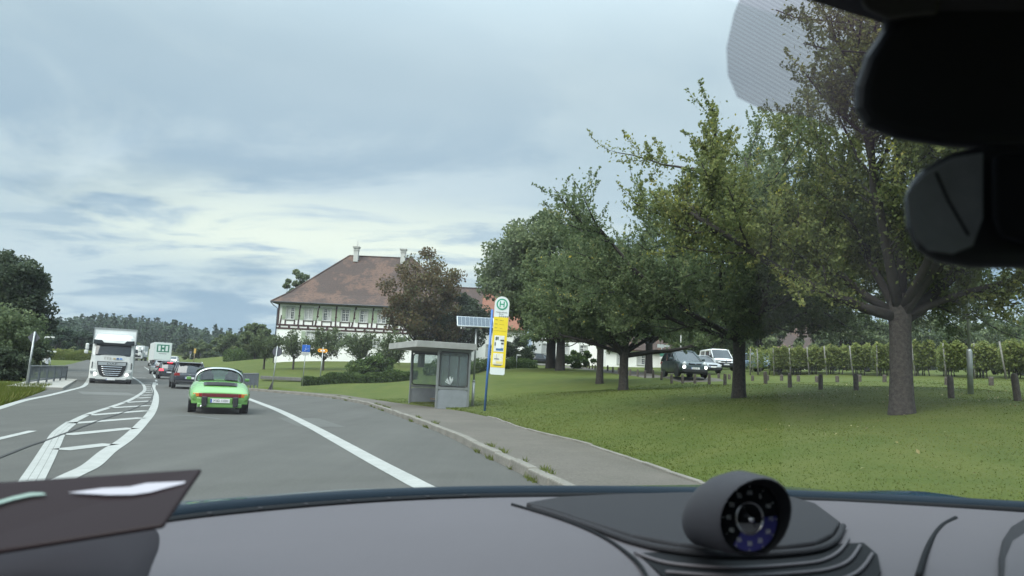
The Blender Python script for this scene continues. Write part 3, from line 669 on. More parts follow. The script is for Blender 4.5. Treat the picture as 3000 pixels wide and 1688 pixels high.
hh = rg.uniform(9, 16, n); con = rg.random(n) < .34; hh = np.where(con, hh * 1.15, hh); rr = np.where(con, rg.uniform(2.0, 3.2, n), rg.uniform(3.6, 6.2, n)); mt = 120
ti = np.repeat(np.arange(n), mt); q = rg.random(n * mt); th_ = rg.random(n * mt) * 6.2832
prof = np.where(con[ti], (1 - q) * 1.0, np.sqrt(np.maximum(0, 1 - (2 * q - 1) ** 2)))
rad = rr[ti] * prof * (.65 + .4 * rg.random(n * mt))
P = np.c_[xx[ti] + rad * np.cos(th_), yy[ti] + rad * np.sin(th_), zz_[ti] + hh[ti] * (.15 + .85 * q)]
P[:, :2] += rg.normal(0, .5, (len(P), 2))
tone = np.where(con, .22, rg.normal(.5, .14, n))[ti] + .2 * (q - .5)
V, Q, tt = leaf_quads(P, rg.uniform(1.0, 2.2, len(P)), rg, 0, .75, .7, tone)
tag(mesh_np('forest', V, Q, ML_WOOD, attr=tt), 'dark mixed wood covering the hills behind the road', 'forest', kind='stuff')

# vine rows on the right: each row is seen from its end, with its leaning end post
M_POST = mat('grey_vine_post', (.15, .15, .135), .85, var=.25, vscale=8, bump=.4)
VP = [(2198, 57, 0), (2222, 56.5, -3), (2268, 55.5, -2), (2317, 54.5, -3), (2371, 53.5, -4), (2423, 52, -5), (2500, 50.5, -6), (2570, 49, 0), (2683, 46, -6), (2772, 44, -3), (2856, 42, 0), (2950, 39.5, -8), (3030, 37.5, -4)]
for i, (px, d, ln) in enumerate(VP):
    rg = np.random.default_rng(200 + i); x, y, z = put(px, d); nxt = VP[min(i + 1, len(VP) - 1)]; wd = max(.9, (put(nxt[0], nxt[1])[0] - x) if i < len(VP) - 1 else 2.0)
    ordn = ['first', 'second', 'third', 'fourth', 'fifth', 'sixth', 'seventh', 'eighth', 'ninth', 'tenth', 'eleventh', 'twelfth', 'thirteenth'][i]
    t = empty('vine_row', (x, y, z), -math.atan((px - 1500) / 2200) * .9, 'leafy trellised vine row with end post, %s from the parked silver car' % ordn, 'vine row', 'vine rows at the edge of the lawn')
    mb = MB(); mb.tube([(0, 0, -.2), (math.tan(R(ln)) * 2.0, -.02, 2.0)], .045, 8); mb.build('post', M_POST, t, smooth=True)
    for k in (1, 2):
        mb = MB(); mb.tube([(wd * .35, 3.5 * k, -.2), (wd * .35, 3.5 * k, 1.9)], .04, 6); mb.build('post', M_POST, t, smooth=True)
    for k in range(5 if i > 1 else 1):
        mb = MB(); px_ = wd * rg.uniform(.1, .9); mb.tube([(px_, .3 + k * 1.3, -.1), (px_ + rg.normal(0, .05), .3 + k * 1.3, .4), (px_ + rg.normal(0, .08), .3 + k * 1.3, .95)], [.035, .028, .02], 5); mb.build('stem', M_BARKD, t, smooth=True)
    n = 6500 if i > 1 else 500; yy_ = rg.random(n) ** 2 * 9; a = rg.uniform(-.05, 1.0, n); b = rg.random(n) ** .85
    P = np.c_[wd * (a * 1.22 - .06 + .06 * np.sin(yy_ * 3)), yy_ + rg.normal(0, .12, n), .62 + b * (1.42 + .12 * np.sin(a * 9 + i) + .10 * np.sin(yy_ * 2 + i)) + rg.normal(0, .05, n)]
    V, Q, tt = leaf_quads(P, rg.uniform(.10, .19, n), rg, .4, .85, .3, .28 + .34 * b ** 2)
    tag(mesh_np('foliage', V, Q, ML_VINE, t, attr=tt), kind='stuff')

# short grass blades and fallen leaves on the near lawn
rg = np.random.default_rng(9)
n = 170000
yy = 6.0 + rg.random(n) ** 1.5 * 32; xx = xb_(yy) + .02 + rg.random(n) ** 1.3 * (2 + yy * .95)
k = np.abs(xx / yy) < .8; xx, yy = xx[k], yy[k]
edge = np.exp(-(xx - xb_(yy)) / .35); k = rg.random(len(xx)) < .6 + .4 * edge; xx, yy, edge = xx[k], yy[k], edge[k]
zg = G(xx, yy); n = len(xx); h = rg.uniform(.006, .018, n) * (1 + 1.3 * edge * rg.random(n)) * (1 + yy / 40); w = rg.uniform(.003, .007, n) * (1 + yy / 9); a = rg.random(n) * 6.283
b0 = np.c_[xx - np.cos(a) * w, yy - np.sin(a) * w, zg - .01]; b1 = np.c_[xx + np.cos(a) * w, yy + np.sin(a) * w, zg - .01]
tp = np.c_[xx + rg.normal(0, 1.1, n) * h, yy + rg.normal(0, 1.1, n) * h, zg + h]
V = np.stack([b0, b1, tp], 1).reshape(-1, 3)
ML_BLADE = leaf_mat('grass_blade', [(0, (0.060, 0.092, 0.013)), (0.5, (0.088, 0.115, 0.018)), (0.85, (0.118, 0.132, 0.028)), (1, (0.16, 0.148, 0.05))], 0.35, .6)
tag(mesh_np('grass', V, np.arange(n * 3).reshape(n, 3), ML_BLADE, attr=np.clip(rg.normal(.5, .14, n) + .22 * np.sin(xx * .55 + 1) * np.sin(yy * .4) + .12 * np.sin(xx * 1.7 - yy * .8), 0, 1)), 'short green grass blades of the near lawn', 'grass', kind='stuff')
n = 420
yy = 7 + rg.random(n) ** 1.2 * 26; xx = 4 + rg.random(n) * 22; k = (xx / yy < .8) & (xx > xb_(yy) + .6); xx, yy = xx[k], yy[k]; n = len(xx)
V, Q, tt = leaf_quads(np.c_[xx, yy, G(xx, yy) + .035], rg.uniform(.04, .08, n), rg, 0, .6, 3.0)
tag(mesh_np('fallen_leaves', V, Q, leaf_mat('fallen_leaf', [(0, (.20, .16, .06)), (1, (.42, .38, .22))], .2), attr=tt), 'pale fallen leaves scattered over the lawn', 'leaves', kind='stuff')
# weeds along the kerb joint and the left verge
n = 9000
yy = 6 + rg.random(n) * 34; cl = np.sin(yy * 2.1) + np.sin(yy * 5.3 + 1) + np.sin(yy * .7) > 1.35; yy = yy[cl]; n = len(yy)
back_ = rg.random(n) < .4; xx = xr_(yy) + np.where(back_, .16, -.03) + rg.normal(0, .025, n); h = rg.uniform(.02, .10, n); a = rg.random(n) * 6.283; zg = zr(yy) + np.where(back_, .115, 0)
b0 = np.c_[xx - np.cos(a) * .008, yy - np.sin(a) * .008, zg]; b1 = np.c_[xx + np.cos(a) * .008, yy + np.sin(a) * .008, zg]; tp = np.c_[xx + rg.normal(0, .7, n) * h, yy + rg.normal(0, .7, n) * h, zg + h]
V1 = np.stack([b0, b1, tp], 1).reshape(-1, 3)
tag(mesh_np('kerb_weeds', V1, np.arange(n * 3).reshape(n, 3), ML_BLADE, attr=np.clip(rg.normal(.6, .2, n), 0, 1)), 'tufts of weeds growing along the kerb joints', 'weeds', kind='stuff')
n = 26000
yy = 14 + rg.random(n) * 24; xx = xl_(yy) - .15 - rg.random(n) ** 1.5 * 9; h = rg.uniform(.08, .38, n); a = rg.random(n) * 6.283; zg = G(xx, yy)
b0 = np.c_[xx - np.cos(a) * .018, yy - np.sin(a) * .018, zg]; b1 = np.c_[xx + np.cos(a) * .018, yy + np.sin(a) * .018, zg]; tp = np.c_[xx + rg.normal(0, .35, n) * h, yy + rg.normal(0, .35, n) * h, zg + h]
tag(mesh_np('verge_grass', np.stack([b0, b1, tp], 1).reshape(-1, 3), np.arange(n * 3).reshape(n, 3), ML_BLADE, attr=np.clip(rg.normal(.62, .25, n), 0, 1)), 'tall dry grass on the left verge by the railing', 'grass', kind='stuff')
# ---------------------------------------------------------------- buildings
M_PLASTER = mat('white_plaster', (.70, .71, .69), .85, col2=(.77, .78, .76), vscale=.8, bump=.15, bscale=8)
M_TIMBER = mat('oxblood_timber', (.036, .012, .013), .7, var=.25, vscale=4)
M_SHUT = mat('sage_shutter', (.27, .33, .24), .6, var=.08, vscale=3)
M_SILL = mat('grey_stone_trim', (.36, .38, .36), .8)
M_PANE = mat('window_pane', (.045, .055, .06), .06, spec=.7)
M_CURT = mat('lace_curtain', (.42, .44, .44), .9, var=.2, vscale=14)
def tile_mat(name, cols, rows):
    m = bpy.data.materials.new(name); m.use_nodes = True; N, L = m.node_tree.nodes, m.node_tree.links; b = N['Principled BSDF']; b.inputs['Roughness'].default_value = .9
    t = N.new('ShaderNodeTexCoord')
    def nz(sc, lo, hi, stretch=(1, 1, 1)):
        mp = N.new('ShaderNodeMapping'); L.new(t.outputs['Object'], mp.inputs[0]); mp.inputs[3].default_value = stretch
        n = N.new('ShaderNodeTexNoise'); L.new(mp.outputs[0], n.inputs['Vector']); n.inputs['Scale'].default_value = sc; n.inputs['Detail'].default_value = 7; n.inputs['Roughness'].default_value = .7
        r = N.new('ShaderNodeMapRange'); L.new(n.outputs[0], r.inputs[0]); r.inputs[1].default_value = lo; r.inputs[2].default_value = hi; return r.outputs[0]
    def mx(f, a, b_):
        x = N.new('ShaderNodeMix'); x.data_type = 'RGBA'; L.new(f, x.inputs[0])
        for i, q in ((6, a), (7, b_)):
            if isinstance(q, tuple): x.inputs[i].default_value = (*q, 1)
            else: L.new(q, x.inputs[i])
        return x.outputs[2]
    c = mx(nz(.30, .50, .57), cols[0], cols[1]); c = mx(nz(3.5, .52, .6, (1, 1, 2.5)), c, cols[2]); c = mx(nz(11, .56, .66, (1, 1, 3)), c, cols[3])
    L.new(c, b.inputs['Base Color'])
    w = N.new('ShaderNodeTexWave'); w.wave_type = 'BANDS'; w.bands_direction = 'Z'; w.wave_profile = 'SAW'; L.new(t.outputs['Object'], w.inputs['Vector']); w.inputs['Scale'].default_value = rows; w.inputs['Distortion'].default_value = .25; w.inputs['Detail'].default_value = 3; w.inputs['Detail Scale'].default_value = 4
    bp = N.new('ShaderNodeBump'); bp.inputs['Strength'].default_value = .9; bp.inputs['Distance'].default_value = .05; L.new(w.outputs[0], bp.inputs['Height']); L.new(bp.outputs[0], b.inputs['Normal'])
    return m
M_TILE = tile_mat('old_clay_tiles', [(.060, .042, .037), (.118, .072, .054), (.045, .035, .033), (.12, .09, .077)], 1.1)
M_TILEN = tile_mat('new_clay_tiles', [(.19, .082, .055), (.22, .10, .066), (.16, .072, .05), (.23, .12, .082)], 1.1)
def wall_open(mb, w, h, ops, depth=.16, z0=0.0):
    """front wall in the plane y=0 (outside towards -y), x 0..w, with recessed openings (x0,x1,z0,z1)"""
    xs = sorted({0, w, *[o[0] for o in ops], *[o[1] for o in ops]}); zs = sorted({z0, h, *[o[2] for o in ops], *[o[3] for o in ops]})
    for i in range(len(xs) - 1):
        for j in range(len(zs) - 1):
            cx, cz = (xs[i] + xs[i + 1]) / 2, (zs[j] + zs[j + 1]) / 2
            if any(o[0] < cx < o[1] and o[2] < cz < o[3] for o in ops): continue
            mb.poly([(xs[i], 0, zs[j]), (xs[i + 1], 0, zs[j]), (xs[i + 1], 0, zs[j + 1]), (xs[i], 0, zs[j + 1])])
    for a, b, c, d_ in ops:
        D = depth
        mb.poly([(a, 0, c), (a, D, c), (b, D, c), (b, 0, c)]); mb.poly([(a, 0, d_), (b, 0, d_), (b, D, d_), (a, D, d_)])
        mb.poly([(a, 0, c), (a, 0, d_), (a, D, d_), (a, D, c)]); mb.poly([(b, 0, c), (b, D, c), (b, D, d_), (b, 0, d_)])
def window(t, x, z0, w, h, cross=(2, 4), shutters=True, open_=False, depth=.16, lab=None):
    """window object with frame, glazing bars, panes and curtain; t is the house"""
    fr = MB(); y = depth - .05
    for xx in (x - w / 2 + .03, x + w / 2 - .03): fr.box((xx, y, z0 + h / 2), (.06, .07, h))
    for zz in (z0 + .03, z0 + h - .03): fr.box((x, y, zz), (w - .12, .07, .06))
    fr.box((x, y - .005, z0 + h / 2), (.085, .075, h - .12)); fr.box((x, y - .012, z0 + h * .66), (w - .12, .06, .085))
    for k in (-1, 1):
        fr.box((x + k * w * .25, y + .006, z0 + h / 2), (.03, .04, h - .13))
    for q in (.22, .44, .83): fr.box((x, y + .004, z0 + h * q), (w - .13, .035, .03))
    f = fr.build('window', M_WHITE, t)
    if lab: f['label'] = lab
    for k in (-1, 1):
        p = MB(); p.box((x + k * w * .25, depth - .02, z0 + h / 2), (w / 2 - .11, .012, h - .14)); p.build('pane', M_CURT if not (open_ and k < 0) and (int(x * 7) + k) % 3 else M_PANE, f)
    s = MB(); s.box((x, -.04, z0 - .05), (w + .26, .14, .09))
    for k in (-1, 1): s.box((x + k * (w / 2 + .07), -.022, z0 + h / 2), (.13, .06, h))
    s.box((x, -.022, z0 + h + .06), (w + .27, .06, .12)); s.build('surround', M_SILL, f)
    if shutters:
        for k in (-1, 1):
            sh = MB(); cx = x + k * (w / 2 + .14 + w * .27)
            sh.box((cx, -.05, z0 + h / 2), (w * .52, .04, h + .06))
            for q in (.15, .85): sh.box((cx, -.08, z0 + h * q), (w * .5, .02, .1))
            sh.build('shutter', M_SHUT, t, bevel=.006)
def hip_roof(t, w, dep, ze, zr_, rx0, rx1, ov, m, name='roof'):
    mb = MB(); A = [(-ov, -ov, ze), (w + ov, -ov, ze), (w + ov, dep + ov, ze), (-ov, dep + ov, ze)]; yc = dep / 2
    B = [(rx0, yc, zr_), (rx1, yc, zr_)]
    # slight bell-cast: an intermediate ring
    k = .22; I = []
    for i, p in enumerate(A):
        r_ = B[0] if i in (0, 3) else B[1]; I.append((p[0] + (r_[0] - p[0]) * k, p[1] + (r_[1] - p[1]) * k, p[2] + (r_[2] - p[2]) * (k - .035)))
    low = [(p[0], p[1], p[2] - .14) for p in A]
    mb.add(A + I + B + low, [(0, 1, 5, 4), (1, 2, 6, 5), (2, 3, 7, 6), (3, 0, 4, 7), (4, 5, 9, 8), (5, 6, 9), (6, 7, 8, 9), (7, 4, 8), (0, 10, 11, 1), (1, 11, 12, 2), (2, 12, 13, 3), (3, 13, 10, 0), (10, 13, 12, 11)])
    r = mb.build(name, m, t)
    rd = MB()
    for a, b in ((8, 9), (4, 8), (5, 9), (0, 4), (1, 5)):
        P = mb.v; n_ = max(2, int((Vector(P[a]) - Vector(P[b])).length / .38))
        for i in range(n_):
            q = Vector(P[a]).lerp(Vector(P[b]), i / n_); q2 = Vector(P[a]).lerp(Vector(P[b]), (i + 1.06) / n_); rd.tube([q, q2], [.13, .105], 6)
    rd.build('ridge_tiles', m, r)
    return r
x0 = unp(815, 1062, 95)[0] - .55; yH = 95.0; zH = 2.55
house = empty('farmhouse', (x0, yH, zH), R(0), 'white half-timbered farmhouse with big hipped tile roof and sage shutters', 'house')
HW, HD, HE = 23.6, 15.0, 7.45
wins_u = [1.6 + 2.32 * i for i in range(10)]; wins_l = [(4.35, 1.0, 1.62), (6.4, 1.0, 1.62), (8.35, 1.0, 1.62), (12.8, .85, 1.05), (16.1, .85, 1.3), (19.0, .9, 1.3), (21.8, .9, 1.3)]
ops = [(x - .45, x + .45, 5.45, 6.98) for x in wins_u] + [(x - w / 2, x + w / 2, 2.35, 2.35 + h) for x, w, h in wins_l]
mb = MB(); wall_open(mb, HW, HE, ops, z0=-2.0)
mb.box((HW / 2, HD / 2 + .2, HE / 2 - 1.0), (HW - .002, HD - .4 + .36, HE + 2 - .02))
mb.build('wall', M_PLASTER, house)
for i, x in enumerate(wins_u): window(house, x, 5.45, .9, 1.53, open_=(i == 3), lab='window with one sash open and dark' if i == 3 else None)
for x, w, h in wins_l: window(house, x, 2.35, w, h)
def beam(a, b, w=.22, y=-.035):
    m_ = MB(); m_.bar((a[0], y, a[1]), (b[0], y, b[1]), .07, w, up=(0, 0, 1) if abs(a[0] - b[0]) > abs(a[1] - b[1]) else (1, 0, 0)); m_.build('beam', M_TIMBER, house)
beam((-.03, 4.70), (HW + .03, 4.70), .2); beam((-.03, 4.28), (HW + .03, 4.28), .2); beam((0, 7.36), (HW, 7.36), .12, -.03)
for i in range(20): beam((.35 + i * 1.2, 4.385), (.35 + i * 1.2, 4.595), .22, -.037)
for i, x in enumerate(wins_u):
    beam((x - .58, 4.805), (x - .58, 5.27), .15); beam((x + .58, 4.805), (x + .58, 5.27), .15); beam((x - .66, 5.33), (x + .66, 5.33), .12, -.034)
    xp = x + 1.16
    s = (.10, .24, .02, .26)[i % 4] if i < 9 else 0
    if xp < HW: beam((xp - s, 4.805), (xp + s * .6, 7.29), .18, -.033); beam((xp - .14, 5.9), (xp + .16, 5.9), .14, -.041)
beam((.10, 4.805), (.10, 7.29), .2, -.033); beam((.38, 4.805), (.50, 5.9), .14, -.038); beam((HW - .1, 4.805), (HW - .1, 7.29), .2, -.033)
fr = MB(); fr.box((HW / 2, -.16, HE - .02), (HW + .3, .3, .16)); fr.build('eaves_board', M_SHUT, house)
roof_h = hip_roof(house, HW, HD, HE + .12, 15.1, 6.9, 15.6, .75, M_TILE)
gt = MB(); gt.tube([(-.8, -.82, HE + .06), (HW + .8, -.82, HE + .06)], .085, 8); gt.tube([(-.78, -.8, HE), (-.5, -.4, HE - .35), (-.06, -.08, HE - .7), (-.06, -.08, -1)], .05, 6); gt.build('gutter', mat('gutter_zinc', (.05, .055, .06), .5, metal=.4), house, smooth=True)
for x, y in ((8.0, HD / 2 - .9), (14.4, HD / 2 - .7)):
    c = MB(); c.box((x, y, 15.1), (.62, .62, 1.9)); c.box((x, y, 15.75), (.74, .74, .1)); c.box((x, y, 16.08), (.86, .86, .14)); c.box((x, y, 16.2), (.95, .95, .07))
    if x < 10: c.tube([(x + .1, y, 16.2), (x + .1, y, 17.1)], .05, 6); c.box((x + .1, y, 16.5), (.16, .16, .25))
    c.build('chimney', mat('chimney_render', (.42, .43, .41), .9, var=.15, vscale=3), roof_h)
sk = MB(); sk.box((10.6, 4.35, 11.95), (.55, .6, .12), rot=Matrix.Rotation(R(42), 3, 'X')); sk.build('skylight', M_LENS, roof_h)

def gable_house(name, loc, label, w, dep, he, hr, roofs, wins, timber=False, rz=0.0, brick=None):
    t = empty(name, loc, rz, label, 'house')
    m_ = MB(); ops = [(x - a / 2, x + a / 2, z, z + h) for x, z, a, h in wins]; wall_open(m_, w, he, ops, z0=-2)
    m_.box((w / 2, dep / 2 + .2, he / 2 - 1), (w - .002, dep - .4 + .36, he + 2 - .02))
    for x in (.02, w - .02): m_.prism([(x, .1, he - .02), (x, dep - .1, he - .02), (x, dep / 2, hr - .15)], (-.015, 0, 0), (.015, 0, 0))
    m_.build('wall', brick or M_PLASTER, t)
    for x, z, a, h in wins: window(t, x, z, a, h, shutters=False)
    for i, (xa, xb, tm) in enumerate(roofs):
        r_ = MB(); ov = .6; k = (hr - he) / (dep / 2)
        P = [(-ov, he - ov * k), (dep / 2, hr), (dep + ov, he - ov * k), (dep + ov, he - ov * k - .18), (dep / 2, hr - .2), (-ov, he - ov * k - .18)]
        r_.prism([(xa, p, q) for p, q in P], (0, 0, 0), (xb - xa, 0, 0)); ro = r_.build('roof', tm, t)
        rd = MB(); n_ = int((xb - xa) / .4)
        for j in range(n_): rd.tube([(xa + j * .4, dep / 2, hr + .02), (xa + j * .4 + .42, dep / 2, hr + .02)], [.13, .11], 6)
        rd.build('ridge_tiles', tm, ro)
    if timber:
        for i in range(int(w / 1.3)):
            x = .1 + i * 1.3
            b_ = MB(); b_.bar((x, -.03, he * .58), (x + (.4 if i % 3 == 1 else 0), -.03, he - .1), .06, .16, up=(1, 0, 0)); b_.build('beam', M_TIMBER, t)
        for z in (he * .56, he - .08): b_ = MB(); b_.box((w / 2, -.034, z), (w, .07, .18)); b_.build('beam', M_TIMBER, t)
    return t
xw = unp(1255, 1060, 99)[0]
gable_house('farmhouse_wing', (xw, 99.2, 2.6), 'lower white wing with old and new red tiles right of the farmhouse', 12.5, 12, 6.2, 11.6, [(-.4, 6.55, M_TILE), (6.56, 12.9, M_TILEN)], [(2, 2, .9, 1.4), (5, 2, .9, 1.4), (8, 2, .9, 1.4), (11, 2, .9, 1.4)])
xf = unp(1562, 1070, 106)[0]
gable_house('farm_building', (xf, 106, 3.6), 'white farm building with timbered upper floor behind the big trees', 10.5, 10, 6.8, 12.5, [(-.5, 11, M_TILE)], [(1.7, 2.0, .95, 1.25), (4.4, 2.0, .95, 1.25), (7.0, 2.0, .95, 1.25)], timber=True)
xf2 = unp(1775, 1075, 98)[0]
gable_house('farm_shop', (xf2, 98, 3.1), 'long low white building behind the forked pear tree', 10.5, 8, 3.6, 7.2, [(-.4, 10.9, M_TILE)], [(2.0, 1.2, 1.0, 1.2), (4.6, 1.2, 1.0, 1.2), (8.6, 1.2, 1.0, 1.2)])
xf3 = unp(2235, 1075, 118)[0]
gable_house('barn', (xf3, 118, 4.6), 'barn with weathered brick red roof above the vines', 9.5, 9, 4.2, 8.4, [(-.4, 9.9, M_TILE)], [(3, 1.5, 1.0, 1.0)])
# ---------------------------------------------------------------- vehicles (local: +y forward, x right, z up)
def ring(w, y0, y1, z, wf=None, c=.12, zf=None):
    wf = wf or w; zf = zf if zf is not None else z
    return [(-w, y0 + c, z), (-w * .86, y0, z), (0, y0 - c * .3, z), (w * .86, y0, z), (w, y0 + c, z), (w * .5 + wf * .5, (y0 + y1) / 2, (z + zf) / 2),
            (wf, y1 - c, zf), (wf * .84, y1, zf), (0, y1 + c * .6, zf), (-wf * .84, y1, zf), (-wf, y1 - c, zf), (-(w * .5 + wf * .5), (y0 + y1) / 2, (z + zf) / 2)]
def sect(y, zb, zt, w, zm=None, wt=.86, crown=.03):
    zm = zm or (zb + zt) / 2
    h = [(w * .8, zb), (w * .97, zb + .1), (w, zm), (w * .97, zt - .08), (w * wt, zt)]
    return [(-a, y, b) for a, b in h] + [(0, y, zt + crown)] + [(a, y, b) for a, b in reversed(h)] + [(0, y, zb)]
def wheel(t, x, y, r, w=.2, rim=None):
    s = 1 if x > 0 else -1
    a = MB(); a.lathe([(r * .62, -w / 2), (r * .93, -w / 2), (r, -w / 2 + .03), (r, w / 2 - .03), (r * .93, w / 2), (r * .62, w / 2)], 22, (x, y, r), 'x')
    o = a.build('wheel', M_RUBBER, t, smooth=False)
    b = MB(); b.lathe([(r * .63, -w * .3), (r * .63, w * .3), (r * .52, w * .44), (.03, w * .34)] if s > 0 else [(.03, -w * .34), (r * .52, -w * .44), (r * .63, -w * .3), (r * .63, w * .3)], 16, (x, y, r), 'x')
    b.build('rim', rim or M_STEEL, o)
    for k in range(5):
        c = MB(); an = k * 1.2566; c.bar((x + s * w * .46, y + math.cos(an) * .04, r + math.sin(an) * .04), (x + s * w * .46, y + math.cos(an) * r * .56, r + math.sin(an) * r * .56), .05, .02, up=(1, 0, 0)); c.build('spoke', rim or M_CHROME, o)
    return o
def plate_(t, y, z, s=None, w=.52, h=.11, back=True, x=0):
    p = MB(); p.box((x, y, z), (w, .012, h)); o = p.build('number_plate', M_PLATE, t, bevel=.004)
    if s:
        text('plate_letters', s, h * .92, M_INK, o, (x + .02, y + (-.0075 if back else .0075), z), (R(90), 0, 0 if back else R(180)), sx=.70)
    b = MB(); b.box((x - (w / 2 - .022) * (1 if back else -1), y + (-.001 if back else .001), z), (.04, .0125, h * .94)); b.build('plate_band', mat('euro_blue', (.02, .06, .35), .4), o)
    return o
def car(name, label, loc, yaw, paint, group, L=4.25, W=1.8, H=1.5, belt=.93, nose=.66, hood=.92, gh=(-1.98, 1.02), rf=(-1.6, .05), rear_z=.92, wr=.32, rails=False, lit=None, plate='', front_lit=False, kind='hatch', glass=None, roofc=None):
    t = empty(name, loc, yaw, label, 'car', group); h = L / 2; w = W / 2
    hb = -h + .02
    secs = [sect(-h, .42, rear_z - .30, w * .82), sect(-h + .05, .30, rear_z - .10, w * .93), sect(-h + .22, .22, rear_z + .01, w * .98), sect(-h + .9, .2, belt, w), sect(0, .2, belt, w), sect(gh[1] - .15, .2, hood + .02, w), sect(h - .55, .2, hood - .07, w * .98), sect(h - .2, .22, nose + .08, w * .93), sect(h, .32, nose - .10, w * .80)]
    m_ = MB(); m_.loft(secs); m_.build('body', paint, t, smooth=True, sub=2)
    b0 = ring(w * .93, gh[0], gh[1], belt - .03, w * .9, zf=hood - .02); r0 = ring(w * .76, rf[0], rf[1], H - .07, w * .74, c=.2)
    mid_ = [(p[0] * .42 + q[0] * .58 + .02 * (1 if p[0] > 0 else -1 if p[0] < 0 else 0), p[1] * .42 + q[1] * .58 + (-.05 if p[1] < -.5 else .04), p[2] * .45 + q[2] * .55) for p, q in zip(b0, r0)]
    gm = MB(); gm.loft([b0, mid_, r0], caps=False); gm.build('glass', glass or M_DGLASS, t, smooth=True)
    rm = MB(); rm.loft([[(x * 1.03, y * 1.0, z - .012) for x, y, z in r0], [(x * 1.02, y, z + .025) for x, y, z in r0], [(x * .86, y * .94 + rf[1] * .0, z + .06) for x, y, z in r0], [(x * .4, y * .6, z + .075) for x, y, z in r0]]); rm.build('roof', roofc or paint, t, smooth=True)
    for i, wd in ((0, .11), (1, .06), (3, .06), (4, .11), (6, .07), (7, .05), (9, .05), (10, .07)):
        p = MB(); p.tube([Vector(b0[i]) * 1.003, Vector(mid_[i]) * 1.003, Vector(r0[i]) * 1.003], wd * .42, 8); p.build('pillar', paint, t, smooth=True)
    for s in (-1, 1):
        bb = Vector((s * w * .925, .0, belt - .02)); br = Vector((s * w * .785, -.2, H - .08)); p = MB(); p.bar(bb, br, .09, .03, up=(1, 0, 0)); p.build('pillar', M_BLACK, t)
        for yy in (-h + .85, h - .82):
            a = MB(); a.lathe([(wr + .06, -.02), (wr + .06, .02)], 20, (s * (w * .955), yy, wr), 'x'); a.build('wheel_arch', M_BLACK, t)
            wheel(t, s * (w - .135), yy, wr)
        mi = MB(); mi.box((s * (w + .09), gh[1] - .42, belt + .06), (.2, .1, .14)); mi.build('door_mirror', paint, t, bevel=.03)
        hd = MB()
        for yy in (-.75, .2): hd.box((s * (w + .003), yy, belt - .12), (.03, .18, .03))
        hd.build('door_handle', paint, t, bevel=.008)
        dl = MB(); dl.box((s * (w * .996), .75, .55), (.012, .012, .6)); dl.box((s * (w * .999), -.25, .56), (.012, .012, .62)); dl.build('door_gap', M_BLACK, t)
        if rails: rr = MB(); rr.tube([(s * w * .74, rf[0] + .1, H - .03), (s * w * .74, rf[0] + .2, H + .03), (s * w * .74, rf[1] - .2, H + .03), (s * w * .74, rf[1], H - .03)], .02, 6); rr.build('roof_rail', M_CHROME, t, smooth=True)
        tl = MB(); tl.box((s * w * .76, -h + .07, rear_z - .13), (.34, .10, .16), taper=(.85, 1)); tl.build('tail_lamp', M_REDLIT if lit else M_RED, t, bevel=.02)
        hl = MB(); hl.box((s * w * .70, h - .21, nose - .01), (.34, .2, .13)); kind == 'round' or hl.build('headlamp', M_LAMP if front_lit else M_LENS, t, bevel=.04)
        fg = MB(); fg.box((s * w * .68, h - .07, .42), (.22, .08, .10)); fg.build('fog_lamp', M_LENS, t, bevel=.02)
    sp_ = MB(); sp_.box((0, rf[0] - .10, H - .05), (w * 1.42, .24, .035), rot=Matrix.Rotation(R(6), 3, 'X')); sp_.build('spoiler', paint, t, bevel=.01)
    if lit: q = MB(); q.box((0, rf[0] - .225, H - .065), (.42, .03, .045)); q.build('third_brake_lamp', M_REDLIT, t)
    bu = MB(); bu.box((0, -h + .04, .36), (W * .84, .16, .22)); bu.build('rear_bumper', M_BLACK, t, bevel=.05)
    st = MB(); st.box((0, -h + .0, .27), (W * .62, .06, .05)); st.build('bumper_trim', M_CHROME, t, bevel=.015)
    fb = MB(); fb.box((0, h - .06, .36), (W * .80, .14, .24)); fb.build('front_bumper', M_BLACK, t, bevel=.05)
    gr = MB(); gr.box((0, h - .05, nose - .02), (W * .42, .06, .10)); gr.build('grille', M_BLACK, t, bevel=.02)
    em = MB(); em.lathe([(.055, 0), (.055, .02)], 16, (0, -h + .0, rear_z - .12), 'y'); em.build('badge', M_CHROME, t)
    plate_(t, -h - .005, rear_z - .33, plate); plate_(t, h + .012, .5, plate, back=False)
    wi = MB(); wi.bar((-.25, gh[0] + .06, belt + .05), (.25, gh[0] + .09, belt + .10), .02, .02); wi.build('wiper', M_BLACK, t)
    return t
def paintm(n, c, metal=.0, rough=.3): return mat(n, c, rough, metal=metal, coat=.7, spec=.5, var=.04, vscale=1.2)
def road_at(px, d): x = unp(px, 1100, d)[0]; return (x, d, float(zr(d)) + .004)
P_NAVY = paintm('navy_black_paint', (.012, .014, .022)); P_GRAPH = paintm('graphite_paint', (.022, .026, .03)); P_SILV = paintm('silver_paint', (.42, .43, .44), .5)
P_WHITE = paintm('car_white', (.74, .75, .75)); P_GREEN = paintm('petrol_paint', (.026, .045, .046)); P_BLUE = paintm('silver_blue_paint', (.20, .28, .37), .4); P_BLK = paintm('black_paint', (.008, .008, .009)); P_BLUE2 = paintm('blue_paint', (.03, .10, .33))
Q = 'queue of traffic ahead'
golf = car('car', 'dark navy hatchback with roof rails and white square sticker, ahead of the green car', road_at(548, 47), R(27), P_NAVY, Q, H=1.58, W=1.84, rails=True, rear_z=.96, belt=.96, plate='')
st = MB(); st.box((.28, -2.075, .42), (.30, .02, .27)); st_ = st.build('sticker', M_PLATE, golf, bevel=.02)
car('car', 'dark hatchback with red brake lights glowing', road_at(491, 68), R(27.5), P_GRAPH, Q, H=1.5, W=1.76, lit=True, plate='')
